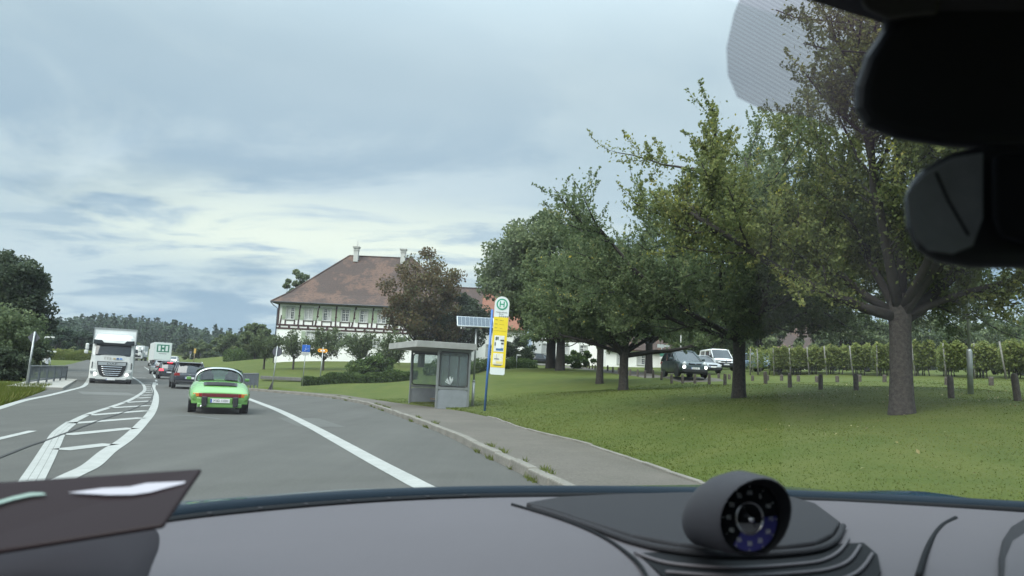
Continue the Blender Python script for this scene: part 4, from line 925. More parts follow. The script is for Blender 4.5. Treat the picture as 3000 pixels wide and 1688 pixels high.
car('car', 'silver hatchback half hidden left of the braking car', road_at(468, 82), R(34), P_SILV, Q, H=1.5, W=1.74)
car('car', 'distant white car with headlights on coming down the slope', road_at(503, 146), R(196), P_WHITE, Q, H=1.5, front_lit=True)
# green targa sports car
gx = road_at(643, 22.9)
tg = empty('sports_car', gx, R(22.8), 'bright green classic targa sports car with silver roll bar', 'car', Q)
P_LIME = paintm('lime_paint', (.120, .285, .070), .0, .22)
def gs(y, zb, w, zs, ws, zt, wt, crown=.02):
    h = [(w * .72, zb), (w * .93, zb + .07), (w, zb + (zs - zb) * .55), (ws, zs), (wt, zt)]
    return [(-a, y, b) for a, b in h] + [(-wt * .5, y, zt + crown * .8), (0, y, zt + crown)] + [(wt * .5, y, zt + crown * .8)] + [(a, y, b) for a, b in reversed(h)] + [(0, y, zb)]
secs = [gs(-2.06, .30, .70, .50, .70, .560, .64), gs(-2.055, .29, .72, .505, .71, .565, .645), gs(-2.0, .26, .76, .54, .73, .60, .64), gs(-1.85, .24, .80, .62, .76, .68, .62), gs(-1.45, .20, .835, .735, .79, .80, .58), gs(-1.05, .20, .83, .80, .77, .875, .56), gs(-.6, .2, .80, .82, .74, .90, .62), gs(.1, .2, .78, .82, .74, .87, .66), gs(.8, .2, .79, .80, .74, .84, .60), gs(1.3, .2, .81, .76, .72, .74, .45), gs(1.8, .24, .77, .66, .66, .62, .42), gs(2.1, .32, .62, .50, .52, .50, .36)]
m_ = MB(); m_.loft(secs); m_.build('body', P_LIME, tg, smooth=True, sub=2)
# rear glass: wraparound
M_TGL = glass_mat('rear_glass', (.34, .42, .44), .9, .05)
def arc(yb, zc, w, zt, n=9, p=2.6):
    out = []
    for k in range(n):
        a = math.pi * k / (n - 1); c, s_ = math.cos(a), math.sin(a)
        out.append((-math.copysign(abs(c) ** (2 / p), c) * w, yb, zc + (s_ ** (2 / p)) * (zt - zc)))
    return out
gl = MB(); gl.loft([arc(-1.02, .855, .60, .93), arc(-.82, .86, .62, 1.04), arc(-.55, .86, .64, 1.17), arc(-.36, .86, .645, 1.225)], close=False, caps=False); gl.build('rear_glass', M_TGL, tg, smooth=True)
gb = MB(); gb.tube([(x * 1.0, y - .02, z) for x, y, z in arc(-.36, .86, .645, 1.235, 15)], .018, 6); gb.build('glass_seal', M_BLACK, tg, smooth=True)
bar_ = MB(); bar_.loft([arc(-.40, .86, .655, 1.245, 15), arc(-.38, .86, .69, 1.275, 15), arc(-.18, .86, .69, 1.285, 15), arc(-.16, .86, .66, 1.26, 15)], close=False, caps=False); bar_.build('roll_bar', mat('brushed_silver', (.42, .44, .45), .35, metal=.8), tg, smooth=True)
rt = MB(); rt.loft([arc(-.15, 1.10, .66, 1.28, 11), arc(.25, 1.10, .64, 1.285, 11), arc(.5, 1.08, .60, 1.25, 11)], close=False, caps=False); rt.build('roof_panel', M_BLACK, tg, smooth=True)
ws = MB(); ws.loft([arc(.5, 1.06, .60, 1.24, 9), arc(1.0, .80, .66, .90, 9)], close=False, caps=False); ws.build('windscreen', M_TGL, tg, smooth=True)
sg = MB()
for s in (-1, 1): sg.poly([(s * .675, -.2, .87), (s * .68, .85, .86), (s * .60, .48, 1.2), (s * .62, -.2, 1.22)])
sg.build('side_window', M_TGL, tg)
for s in (-1, 1):
    c = MB(); c.box((s * .34, -.05, .78), (.46, .16, .62), taper=(.75, .7)); c.box((s * .34, -.06, 1.12), (.24, .1, .17), taper=(.8, .9)); c.build('seat', M_BLACK, tg, bevel=.05)
c = MB(); c.box((0, .1, .6), (1.2, 1.6, .35)); c.build('cabin_floor', M_BLACK, tg)
# deck lid grille
def deck_z(y): return np.interp(y, [-2.05, -1.85, -1.45, -1.05], [.59, .695, .815, .892])
gr = MB(); n = 12; up = []; dn = []
for k in range(n + 1):
    x = -.45 + .9 * k / n; e = .015 * (1 - (x / .45) ** 2); up.append((x, -1.38, deck_z(-1.38) + .016 + e)); dn.append((x * .97, -1.66 - .03 * (1 - (x / .45) ** 2), deck_z(-1.66) + .016 + e))
gr.loft([dn, up], close=False, caps=False); gro = gr.build('engine_grille', M_BLACK, tg)
for k in range(4):
    b = MB(); f = (k + .5) / 4; b.tube([(p[0] * (1 - f) + q[0] * f, p[1] * (1 - f) + q[1] * f, p[2] * (1 - f) + q[2] * f + .006) for p, q in zip(dn[1:-1], up[1:-1])], .006, 4); b.build('slat', mat('dark_slat', (.05, .05, .055), .4), gro)
for x0_, x1_, mm, nm in ((-.70, -.55, M_ORANGE, 'turn_lamp'), (-.545, -.47, M_RED, 'tail_lamp'), (-.465, .465, mat('dark_red_band', (.13, .012, .018), .2, coat=.5), 'reflector_band'), (.47, .545, M_RED, 'tail_lamp'), (.55, .70, M_ORANGE, 'turn_lamp')):
    b = MB(); b.loft([[(x, -2.115 + .07 * (x / .7) ** 2, z) for x, z in ((x0_, .46), (x1_, .46), (x1_, .555), (x0_, .555))], [(x, -2.0, z) for x, z in ((x0_, .46), (x1_, .46), (x1_, .555), (x0_, .555))]]); b.build(nm, mm, tg, bevel=.006)
for s in (-1, 1):
    b = MB(); b.loft([[(s * x, -2.15 + .13 * (x / .72) ** 2 + dy, z) for dy, z in ((0, .27), (0, .43), (.12, .43), (.12, .27))] for x in (.47, .55, .63, .69, .73)]); b.build('bumper', P_LIME, tg, smooth=False, bevel=.015)
    b = MB(); b.box((s * .40, -2.16, .33), (.13, .17, .27)); b.build('overrider', M_BLACK, tg, bevel=.02)
    for yy in (-1.18, 1.12):
        a = MB(); a.lathe([(.34, -.02), (.34, .02)], 20, (s * .775, yy, .31), 'x'); a.build('wheel_arch', M_BLACK, tg); wheel(tg, s * .68, yy, .31, .21)
    mi = MB(); mi.box((s * .84, .62, .92), (.14, .07, .09)); mi.build('door_mirror', P_LIME, tg, bevel=.02)
b = MB(); b.box((0, -2.12, .355), (.64, .08, .17)); b.build('bumper_centre', P_LIME, tg, bevel=.012)
b = MB(); b.box((0, -2.0, .23), (1.15, .3, .12)); b.build('valance', P_LIME, tg, bevel=.03)
b = MB(); b.tube([(-.47, -2.02, .20), (-.47, -2.17, .20)], .03, 10); b.build('exhaust', M_CHROME, tg, smooth=True)
plate_(tg, -2.168, .36, 'M BD 1105H', .50, .11)
# white articulated lorry coming towards us
def lorry():
    lx = road_at(325, 49); t = empty('lorry', lx, R(180 + 27), 'white lorry with box trailer coming towards us', 'lorry', Q)
    c = MB(); c.loft([[(-1.25, -2.0, z), (-1.25, .15, z), (-1.22, .24, z), (-1.0, .30, z), (0, .33, z), (1.0, .30, z), (1.22, .24, z), (1.25, .15, z), (1.25, -2.0, z)] for z in (.30,)] +
                     [[(-w, -2.0, z), (-w, f - .15, z), (-w * .97, f - .06, z), (-w * .8, f, z), (0, f + .03, z), (w * .8, f, z), (w * .97, f - .06, z), (w, f - .15, z), (w, -2.0, z)] for z, w, f in ((1.25, 1.25, .30), (1.8, 1.22, .26), (2.5, 1.19, .08), (2.72, 1.18, .02))])
    c.build('cab', M_WHITE, t, bevel=.03)
    fa = MB(); fa.loft([[(-w, -1.9, z), (-w, f - .2, z), (-w * .85, f, z), (0, f + .04, z), (w * .85, f, z), (w, f - .2, z), (w, -1.9, z)] for z, w, f in ((2.72, 1.17, .0), (2.95, 1.10, -.12), (3.15, 1.02, -.5))]); fa.build('roof_fairing', M_WHITE, t, bevel=.03)
    ws_ = MB(); ws_.loft([[(-w, f - .12, z), (-w * .85, f - .01, z), (0, f + .035, z), (w * .85, f - .01, z), (w, f - .12, z)] for z, w, f in ((1.84, 1.13, .29), (2.48, 1.09, .135))], close=False, caps=False); ws_.build('windscreen', M_DGLASS, t, smooth=True)
    v = MB(); v.prism([(-1.16, .20, 2.78), (-.72, .26, 2.76), (-.58, .28, 2.60), (.58, .28, 2.60), (.72, .26, 2.76), (1.16, .20, 2.78), (1.18, .20, 2.50), (.85, .27, 2.47), (-.85, .27, 2.47), (-1.18, .20, 2.50)], (0, -.16, 0), (0, .05, 0)); v.build('sun_visor', mat('smoked_visor', (.025, .03, .034), .15), t)
    gp = [(-.86, 1.40), (.86, 1.40), (.80, .95), (.66, .55), (.45, .42), (-.45, .42), (-.66, .55), (-.80, .95)]
    gm = MB(); gm.prism([(x, .335, z) for x, z in gp], (0, -.1, 0), (0, .03, 0)); go = gm.build('grille', M_BLACK, t)
    for k, z in enumerate((1.06, .92, .78, .65, .53)):
        w = (.62, .58, .55, .50, .42)[k]; s = MB(); s.tube([(-w, .37, z + .03), (-w * .85, .385, z), (0, .39, z), (w * .85, .385, z), (w, .37, z + .03)], .027, 6); s.build('slat', M_CHROME, go, smooth=True)
    hp = MB(); hp.prism([(x, .37, z) for x, z in ((-.80, 1.36), (.80, 1.36), (.78, 1.16), (-.78, 1.16))], (0, -.02, 0), (0, .02, 0)); hpo = hp.build('badge_panel', mat('brushed_panel', (.5, .52, .53), .3, metal=.6), go)
    text('badge_letters', 'DAF', .17, M_INK, hpo, (0, .395, 1.26), (R(90), 0, R(180)), sx=1.9)
    tx = text('door_letters', 'TTS', .24, mat('grey_print2', (.22, .20, .17), .6), t, (.30, .350, 1.60), (R(90), 0, R(180)), sx=1.15)
    tx.data.transform(Matrix.Shear('XY', 4, (.25, 0)))
    for i, cl in enumerate(((.45, .36, .20), (.03, .10, .28), (.08, .22, .55))):
        b = MB(); b.box((-.10 - i * .19, .345, 1.60), (.14, .012, .10)); b.build('logo_square', mat('logo_%d' % i, cl, .5), t)
    bm_ = MB(); bm_.loft([[(-1.24, -.9, z), (-1.25, .2, z), (-1.15, .34, z), (-.86, .39, z), (-.86, .2, z), (-.9, -.9, z)] for z in (.30, .62, .86)]); bm_.loft([[(1.24, -.9, z), (.9, -.9, z), (.86, .2, z), (.86, .39, z), (1.15, .34, z), (1.25, .2, z)] for z in (.30, .62, .86)]); bm_.box((0, .30, .33), (1.75, .16, .16)); bm_.build('bumper', M_WHITE, t, bevel=.02)
    for s in (-1, 1):
        h = MB(); h.prism([(s * x, .36 - .02 * (x - .8), z) for x, z in ((.84, .52), (1.18, .62), (1.2, .78), (1.02, .74), (.88, .62))], (0, -.06, 0), (0, .03, 0)); ho = h.build('headlamp', mat('smoked_lens', (.25, .27, .28), .1, coat=.5), t)
        l = MB(); l.lathe([(.10, 0), (.09, .05), (.02, .07)], 14, (s * .90, .375, .58), 'y'); l.build('lit_lamp', M_LAMP, ho)
        m1 = MB(); m1.box((s * 1.50, .30, 2.30), (.20, .16, .40)); m1.build('wing_mirror', M_WHITE, t, bevel=.06)
        m2 = MB(); m2.box((s * 1.53, .30, 1.97), (.22, .16, .24)); m2.build('wing_mirror', M_WHITE, t, bevel=.06)
        a = MB(); a.tube([(s * 1.2, .22, 1.85), (s * 1.46, .28, 1.84), (s * 1.48, .28, 2.45), (s * 1.2, .2, 2.52)], .022, 6); a.build('mirror_arm', M_BLACK, t)
        g_ = MB(); g_.box((s * 1.12, .27, 1.15), (.05, .05, .4)); g_.build('grab_handle', M_BLACK, t)
        for yy in (-.9, -4.2): wheel(t, s * 1.05, yy, .48, .32)
        for yy in (-9.5, -10.8, -12.1): wheel(t, s * 1.05, yy, .48, .34)
    lo = MB(); lo.box((0, .22, .20), (2.3, .3, .16)); lo.build('underrun_bar', M_BLACK, t, bevel=.03)
    plate_(t, .40, .27, '', .52, .11, back=False)
    tr = MB(); tr.box((0, -8.6, 2.36), (2.55, 12.8, 2.55)); tr.build('trailer', mat('tarpaulin_white', (.72, .74, .74), .6, var=.05, vscale=1), t, bevel=.03)
    ch = MB(); ch.box((0, -7.5, .85), (2.2, 14.0, .3)); ch.build('chassis', M_BLACK, t)
    fr = MB(); fr.box((0, -2.19, 3.60), (2.58, .06, .10)); fr.box((-1.27, -2.19, 2.3), (.06, .06, 2.5)); fr.box((1.27, -2.19, 2.3), (.06, .06, 2.5)); fr.build('trailer_frame', M_STEEL, t)
    lp = MB()
    for k in range(8): lp.box((-1.05 + k * .3, -2.23, 3.47), (.05, .02, .04))
    lp.build('tarpaulin_eyelets', M_STEEL, t)
    dsh = MB(); dsh.box((0, .12, 1.80), (2.0, .3, .08)); dsh.build('dashboard', M_BLACK, t)
    return t
lorry()
def box_truck(px, d, yaw, label, back):
    lx = road_at(px, d)
    if back: lx = (lx[0] - math.sin(yaw) * 11, lx[1] + math.cos(yaw) * 11, lx[2] + .1)
    t = empty('lorry', lx, yaw, label, 'lorry', Q)
    b = MB(); b.box((0, -6.2, 2.45), (2.5, 9.4, 2.75)); b.build('box_body', mat('grey_box', (.50, .52, .52), .5, var=.05, vscale=1), t, bevel=.03)
    c = MB(); c.box((0, .1, 1.75), (2.4, 2.2, 2.4)); c.build('cab', M_WHITE, t, bevel=.15)
    f = MB(); f.box((0, .0, 3.2), (2.2, 1.6, .6), taper=(.9, .5)); f.build('roof_fairing', M_WHITE, t, bevel=.08)
    w = MB(); w.box((0, 1.205, 2.25), (2.15, .03, .85)); w.build('windscreen', M_DGLASS, t)
    g_ = MB(); g_.box((0, 1.21, 1.2), (1.7, .03, .7)); g_.build('grille', M_BLACK, t)
    ch = MB(); ch.box((0, -5.2, .85), (2.1, 11.6, .35)); ch.build('chassis', M_BLACK, t)
    for s in (-1, 1):
        for yy in (.1, -7.6, -9.2): wheel(t, s * 1.05, yy, .48, .32)
        m1 = MB(); m1.box((s * 1.55, 1.1, 2.2), (.24, .16, .6)); m1.build('wing_mirror', M_WHITE, t, bevel=.06)
        tl = MB(); tl.box((s * .95, -10.95, .86), (.4, .06, .16)); tl.build('tail_lamp', M_RED, t)
        hl = MB(); hl.box((s * .95, 1.22, .72), (.35, .05, .2)); hl.build('headlamp', M_LENS, t)
    br = MB(); br.box((0, -11.0, .55), (2.3, .08, .14)); br.build('underrun_bar', mat('striped_bar', (.6, .5, .5), .5), t)
    if back:
        pn = MB(); pn.box((0, -10.912, 2.45), (2.32, .02, 2.6)); pn.build('rear_door', mat('pale_door', (.60, .66, .64), .45), t)
        M_LG = mat('logo_green', (.018, .16, .10), .5); lo = MB(); lo.box((0, -10.93, 2.92), (1.75, .015, 1.15)); l_ = lo.build('logo', M_LG, t)
        for x, z, w_, h_ in ((-.52, 2.92, .34, .82), (.52, 2.92, .34, .82), (0, 3.2, .30, .27), (0, 2.62, .30, .27)):
            q = MB(); q.box((x, -10.94, z), (w_, .014, h_)); q.build('logo_bar', mat('logo_pale', (.62, .68, .66), .5), l_)
        q = MB(); q.box((0, -10.935, 2.1), (1.1, .014, .10)); q.build('print_line', mat('grey_print', (.3, .3, .32), .7), t)
        plate_(t, -10.99, .86, '', .52, .12, x=.1)
    return t
hl_ = box_truck(470, 117, R(29), 'grey box lorry with green block logo on its back doors', True)
box_truck(397, 188, R(200), 'small distant white lorry coming towards us behind the big one', False)
# cars parked or driving on the farm side
def park(px, d): x, y, z = put(px, d); return (x, y, z + .05)
suv = car('car', 'dark petrol green compact crossover with headlights on, driving down to the bollards', park(2003, 46), R(185), P_GREEN, 'cars by the farm', L=4.25, H=1.62, W=1.82, belt=1.0, hood=.98, nose=.78, rear_z=1.0, wr=.36, front_lit=False, plate='FN KM 750', kind='round')
for s in (-1, 1):
    q = MB(); q.lathe([(.125, 0), (.11, .04), (.02, .06)], 16, (s * .60, 1.985, .76), 'y'); q.build('round_headlamp', M_LENS, suv, smooth=True)
    q = MB(); q.lathe([(.10, 0), (.08, .05), (.02, .07)], 16, (s * .64, 2.05, .56), 'y'); q.build('lit_lamp', M_LAMP, suv, smooth=True)
q = MB(); q.bar((-.32, 2.13, .78), (.32, 2.13, .78), .03, .04); q.lathe([(.06, 0), (.06, .03)], 14, (0, 2.12, .78), 'y'); q.build('chrome_bar', M_CHROME, suv)
car('car', 'silver blue estate parked at the end of the vine rows', park(2222, 63), R(198), P_BLUE, 'cars by the farm', L=4.4, H=1.5, W=1.78)
car('car', 'pale car mostly hidden behind the dark crossover', park(2056, 62), R(190), P_SILV, 'cars by the farm', H=1.48)
car('car', 'black car far off by the white farm building', park(1586, 97), R(-80), P_BLK, 'cars by the farm', H=1.5)
for px, d, pm, lb in ((2330, 66, P_BLUE2, 'blue car behind the vine stems'), (2395, 70, P_BLUE2, 'second blue car behind the vine stems, further right'), (2270, 68, P_GRAPH, 'dark car behind the first vine rows'), (2540, 64, P_SILV, 'silver car glimpsed under the vines'), (2985, 50, P_WHITE, 'white car behind the last vine row at the right edge')):
    car('car', lb, park(px, d), R(120), pm, 'cars by the farm', H=1.45)
def van():
    t = empty('van', park(2100, 70), R(184), 'white passenger van with black bumper parked behind the pear tree', 'van'); W2 = .95; L2 = 2.45; H = 1.97
    secs = [sect(-L2, .4, .98, W2 * .93), sect(-L2 + .08, .28, 1.1, W2), sect(-1, .25, 1.12, W2), sect(.9, .25, 1.12, W2), sect(1.5, .25, 1.12, W2), sect(2.1, .25, .98, W2 * .97), sect(2.38, .3, .74, W2 * .9), sect(L2, .36, .6, W2 * .82)]
    m_ = MB(); m_.loft(secs); m_.build('body', P_WHITE, t, smooth=True, sub=2)
    b0 = ring(W2 * .96, -L2 + .05, 1.62, 1.08, W2 * .94, zf=1.08); r0 = ring(W2 * .86, -L2 + .2, .75, H - .1, W2 * .84)
    g_ = MB(); g_.loft([b0, r0], caps=False); g_.build('glass', M_DGLASS, t, smooth=True)
    rm = MB(); rm.loft([[(x * 1.03, y, z - .12) for x, y, z in r0], [(x * 1.02, y, z + .02) for x, y, z in r0], [(x * .85, y * .93, z + .09) for x, y, z in r0], [(x * .4, y * .6, z + .1) for x, y, z in r0]]); rm.build('roof', P_WHITE, t, smooth=True)
    for i, wd in ((0, .28), (4, .28), (1, .1), (3, .1), (6, .12), (10, .12)):
        p = MB(); p.bar(Vector(b0[i]) * 1.004, Vector(r0[i]) * 1.004, wd, .05, up=(1, 0, 0)); p.build('pillar', P_WHITE, t)
    for s in (-1, 1):
        for yy in (.62, -.75):
            p = MB(); p.bar((s * W2 * .965, yy, 1.06), (s * W2 * .872, yy - .12, H - .08), .13, .05, up=(1, 0, 0)); p.build('pillar', P_WHITE, t)
        for yy in (-1.55, 1.55):
            a = MB(); a.lathe([(.40, -.02), (.40, .02)], 20, (s * W2 * .985, yy, .34), 'x'); a.build('wheel_arch', M_BLACK, t); wheel(t, s * .86, yy, .34, .2)
        h = MB(); h.box((s * .68, 2.26, .82), (.40, .2, .16)); h.build('headlamp', M_LENS, t, bevel=.03)
        mi = MB(); mi.box((s * 1.07, 1.25, 1.2), (.2, .12, .26)); mi.build('door_mirror', M_BLACK, t, bevel=.03)
        dl = MB(); dl.box((s * .951, .75, .72), (.012, .012, .7)); dl.box((s * .951, -.45, .72), (.012, .012, .7)); dl.box((s * .953, -.2, .95), (.03, .2, .035)); dl.build('door_gap', M_BLACK, t)
        tl = MB(); tl.box((s * .86, -L2 + .03, 1.15), (.14, .08, .5)); tl.build('tail_lamp', M_RED, t)
    b = MB(); b.box((0, 2.33, .48), (1.8, .36, .38)); b.build('front_bumper', M_BLACK, t, bevel=.08)
    b = MB(); b.box((0, 2.38, .80), (.95, .1, .09)); b.build('grille', M_BLACK, t, bevel=.02)
    b = MB(); b.lathe([(.08, 0), (.08, .03)], 16, (0, 2.44, .80), 'y'); b.build('badge', M_CHROME, t)
    plate_(t, 2.52, .5, '', back=False)
    return t
van()
# ---------------------------------------------------------------- bus stop
def rrect(x0, x1, z0, z1, r, n=4):
    P = []
    for cx, cz, a0 in ((x1 - r, z0 + r, -90), (x1 - r, z1 - r, 0), (x0 + r, z1 - r, 90), (x0 + r, z0 + r, 180)):
        for k in range(n + 1): a = R(a0 + 90 * k / n); P.append((cx + r * math.cos(a), cz + r * math.sin(a)))
    return P
A = unp(1274, 1191, 28.5); Bf = unp(1197, 1175, 31.8); dv = Bf - A; yaw_s = math.atan2(dv[1], dv[0]) - math.pi / 2
SL = float(np.hypot(dv[0], dv[1])); zs_ = g(A[0], A[1])
sh = empty('bus_shelter', (A[0], A[1], zs_), yaw_s, 'small grey metal bus shelter with flat roof and scratched windows', 'bus shelter')
SW, SH = 1.34, 2.45   # depth of the end walls (x), height; y runs along the road, x away from it
M_SGL = glass_mat('dusty_shelter_glass', (.80, .86, .86), .9, .08, .22)
M_FRM = mat('shelter_frame', (.22, .235, .235), .5, metal=.3, var=.12, vscale=3)
M_PNL = mat('shelter_panel', (.23, .25, .27), .5, var=.1, vscale=2.5)
M_GASK = mat('rubber_gasket', (.02, .021, .022), .6)
def end_wall(y):
    f = MB()
    for x in (.04, SW - .04): f.box((x, y, SH / 2), (.08, .07, SH))
    for z in (.06, .98, SH - .05): f.box((SW / 2, y, z), (SW - .16, .06, .1))
    f.build('end_frame', M_FRM, sh, bevel=.008)
    p = MB(); p.prism([(a, y, b) for a, b in rrect(.085, SW - .085, .12, .92, .1)], (0, -.018, 0), (0, .018, 0)); p.build('lower_panel', M_PNL, sh)
    q = MB(); q.prism([(a, y, b) for a, b in rrect(.09, SW - .09, 1.04, SH - .11, .13)], (0, -.004, 0), (0, .004, 0)); q.build('pane', M_SGL, sh)
    k = MB(); o = rrect(.09, SW - .09, 1.04, SH - .11, .13); k.tube([(a, y - .012, b) for a, b in o + o[:1]], .028, 6); k.build('gasket', M_GASK, sh, smooth=True)
end_wall(0.0); end_wall(SL)
bk = MB(); n_ = 3; 
for i in range(n_ + 1): bk.box((SW - .04, .04 + (SL - .08) * i / n_, SH / 2), (.07, .08, SH - .02))
for z in (.07, .97, SH - .06): bk.box((SW - .035, SL / 2, z), (.06, SL - .1, .09))
bk.build('back_frame', M_FRM, sh, bevel=.008)
for i in range(n_):
    y0, y1 = .1 + (SL - .08) * i / n_, .0 + (SL - .08) * (i + 1) / n_
    p = MB(); p.prism([(SW - .04, a, b) for a, b in rrect(y0, y1, .12, .92, .08)], (-.015, 0, 0), (.015, 0, 0)); p.build('lower_panel', M_PNL, sh)
    q = MB(); q.prism([(SW - .04, a, b) for a, b in rrect(y0, y1, 1.03, SH - .11, .1)], (-.004, 0, 0), (.004, 0, 0)); q.build('pane', M_SGL, sh)
bn = MB(); bn.box((SW - .3, SL / 2, .48), (.36, SL - .4, .05)); bn.build('bench', mat('bench_wood', (.16, .12, .08), .8, var=.2), sh)
rf_ = MB(); rf_.box((.28, SL / 2 + .02, SH + .13), (SW + 1.05, SL + .55, .24)); rf_.build('roof', mat('fibre_cement', (.27, .275, .26), .85, var=.15, vscale=2, bump=.2, bscale=30), sh, bevel=.012)
bs = MB(); bs.box((SW / 2 - .05, SL + .02, .0), (SW + .45, .6, .16)); bs.box((.05, -.02, .0), (.42, .3, .12)); bs.build('footing', M_STONE, sh, bevel=.02)
gr_ = MB()
rgx = random.Random(3)
for k in range(16):
    a = rgx.uniform(-.9, .9); gr_.bar((.55, -.012, 1.12), (.55 + math.sin(a) * rgx.uniform(.1, .3), -.012, 1.12 + math.cos(a) * rgx.uniform(.12, .33)), .003, .022, up=(1, 0, 0))
gr_.build('scratched_graffiti', mat('etched_white', (.6, .64, .64), .7), sh)

sx, sy, sz = put(1389, 29.5)
sol = empty('solar_post', (sx, sy, sz), R(8), 'galvanised post carrying a tilted solar panel beside the shelter', 'solar panel')
p = MB(); p.tube([(0, 0, -.2), (0, 0, .95)], .055, 12); p.tube([(0, 0, .95), (0, 0, 1.02)], [.065, .04], 12); p.tube([(0, 0, 1.0), (0, 0, 3.08)], .038, 12); p.build('post', M_STEEL, sol, smooth=True)
tilt = Matrix.Rotation(R(40), 3, 'X')
pc = Vector((-.05, .0, 3.28))
p = MB(); p.box(pc, (1.46, .62, .045), rot=tilt)
po = p.build('panel_frame', mat('aluminium', (.6, .62, .63), .4, metal=.7), sol)
p = MB(); p.box((0, .0, 3.06), (.14, .14, .08)); p.build('bracket', M_BLACK, sol)
M_CELL = mat('solar_cell', (.045, .062, .082), .15, spec=.7, var=.12, vscale=4)
c0 = None
for i in range(9):
    for j in range(4):
        if c0 is None:
            c = MB(); c.box((0, 0, 0), (.151, .138, .004)); c0 = c.build('solar_cell', M_CELL, po); c_ = c0
        else: c_ = c0.copy(); COL.objects.link(c_)
        c_.location = pc + tilt @ Vector(((i - 4) * .157, (j - 1.5) * .145, .0255)); c_.rotation_euler = (R(40), 0, 0)

bx_, by_, bz_ = put(1425, 27)
bsn = empty('bus_stop_sign', (bx_, by_, bz_), R(6), 'tall yellow and white bus stop sign with green H on blue pole', 'bus stop sign')
bsn.rotation_euler = (0, R(1.6), R(4))
M_BLUEP = mat('blue_pole_paint', (.045, .13, .36), .4, var=.1); M_YEL = mat('yellow_panel', (.72, .56, .02), .45, var=.05, vscale=3); M_GRN = mat('stop_green', (.012, .27, .16), .45)
p = MB(); p.tube([(0, 0, -.2), (0, 0, 3.62)], .042, 12); p.build('pole', M_BLUEP, bsn, smooth=True)
PW = .53; x0p = .075; xm = x0p + PW / 2; zb_, zt_ = 1.30, 4.12
ar = [(xm + PW / 2 * math.cos(R(a)), zt_ - PW / 2 + PW / 2 * math.sin(R(a))) for a in range(0, 181, 12)]
p = MB(); p.prism([(a, 0, b) for a, b in [(x0p + .04, zb_), (x0p + PW - .04, zb_), (x0p + PW, zb_ + .04)] + ar + [(x0p, zb_ + .04)]], (0, -.02, 0), (0, .02, 0)); pan = p.build('panel', mat('panel_white', (.62, .67, .68), .45), bsn)
p = MB(); p.box((xm, -.022, (1.56 + 3.37) / 2), (PW - .012, .008, 3.37 - 1.56)); p.build('yellow_field', M_YEL, pan)
cz = zt_ - .285
p = MB(); p.lathe([(.205, -.03), (.205, -.024)], 36, (xm, 0, cz), 'y'); p.build('green_disc', M_GRN, pan)
p = MB(); p.lathe([(.155, -.0335), (.155, -.028)], 36, (xm, 0, cz), 'y'); p.build('white_disc', mat('panel_white', (.6, .6, .6)), pan)
p = MB(); p.box((xm - .07, -.036, cz), (.04, .006, .21)); p.box((xm + .07, -.036, cz), (.04, .006, .21)); p.box((xm, -.0365, cz), (.101, .006, .038)); p.build('letter_h', M_GRN, pan)
text('stop_name', 'Wallfahrtskirche', .062, M_INK, pan, (xm, -.024, 3.54), (R(90), 0, 0), ext=.001); text('stop_name', 'Birnau', .062, M_INK, pan, (xm, -.024, 3.475), (R(90), 0, 0), ext=.001)
for k in range(5):
    p = MB(); p.lathe([(.027, -.0275), (.027, -.0225)], 14, (xm - .06 + k * .073, 0, 3.395), 'y'); p.build('symbol', M_INK, pan); p = MB(); p.lathe([(.014, -.029), (.014, -.0245)], 10, (xm - .06 + k * .073, 0, 3.395), 'y'); p.build('symbol_dot', mat('panel_white', (.6, .6, .6)), pan)
for k, z in enumerate((3.25, 3.10, 2.96)):
    text('route_number', ('7395', '7396', '7397')[k], .055, M_INK, pan, (x0p + .10, -.027, z + .01), (R(90), 0, 0), sx=.95, ext=.001); text('route_name', ('Überlingen', 'Meersburg', 'Salem')[k], .036, M_INK, pan, (x0p + .29, -.027, z), (R(90), 0, 0), ext=.001)
p = MB(); p.box((xm, -.028, 2.87), (PW - .06, .003, .006)); p.build('rule_line', M_INK, pan)
def poster(z0, z1, kind):
    p = MB(); p.box((xm - .01, -.029, (z0 + z1) / 2), (.36, .006, z1 - z0)); po_ = p.build('poster', mat('poster_%d' % kind, (.55, .58, .56) if kind == 0 else (.62, .58, .42), .4, col2=(.70, .72, .72) if kind == 0 else (.75, .76, .74), vscale=9), pan, bevel=.002)
    bits = [((-.11, .18, .05, .12), (.05, .08, .06)), ((-.05, .19, .05, .10), (.05, .08, .06)), ((.11, .12, .14, .06), (.05, .06, .06)), ((.12, .01, .09, .06), (.04, .04, .05)), ((-.13, -.02, .06, .12), (.10, .11, .10)), ((.03, -.20, .26, .09), (.05, .14, .30)), ((-.02, -.04, .18, .26), (.70, .73, .74))] if kind == 0 else [((-.05, .0, .18, .035), (.12, .14, .16)), ((-.06, .1, .02, .14), (.4, .42, .42)), ((0, -.22, .28, .025), (.12, .13, .13)), ((.05, -.12, .22, .08), (.72, .60, .22))]
    for i, ((x, z, w, h), c) in enumerate(bits):
        q = MB(); q.box((xm - .01 + x, -.034 - i * .0004, (z0 + z1) / 2 + z), (w, .003, h)); q.build('poster_print', mat('print_%d_%d' % (kind, i), c, .5), po_)
poster(2.12, 2.70, 0); poster(1.66, 2.0 + .06, 1)

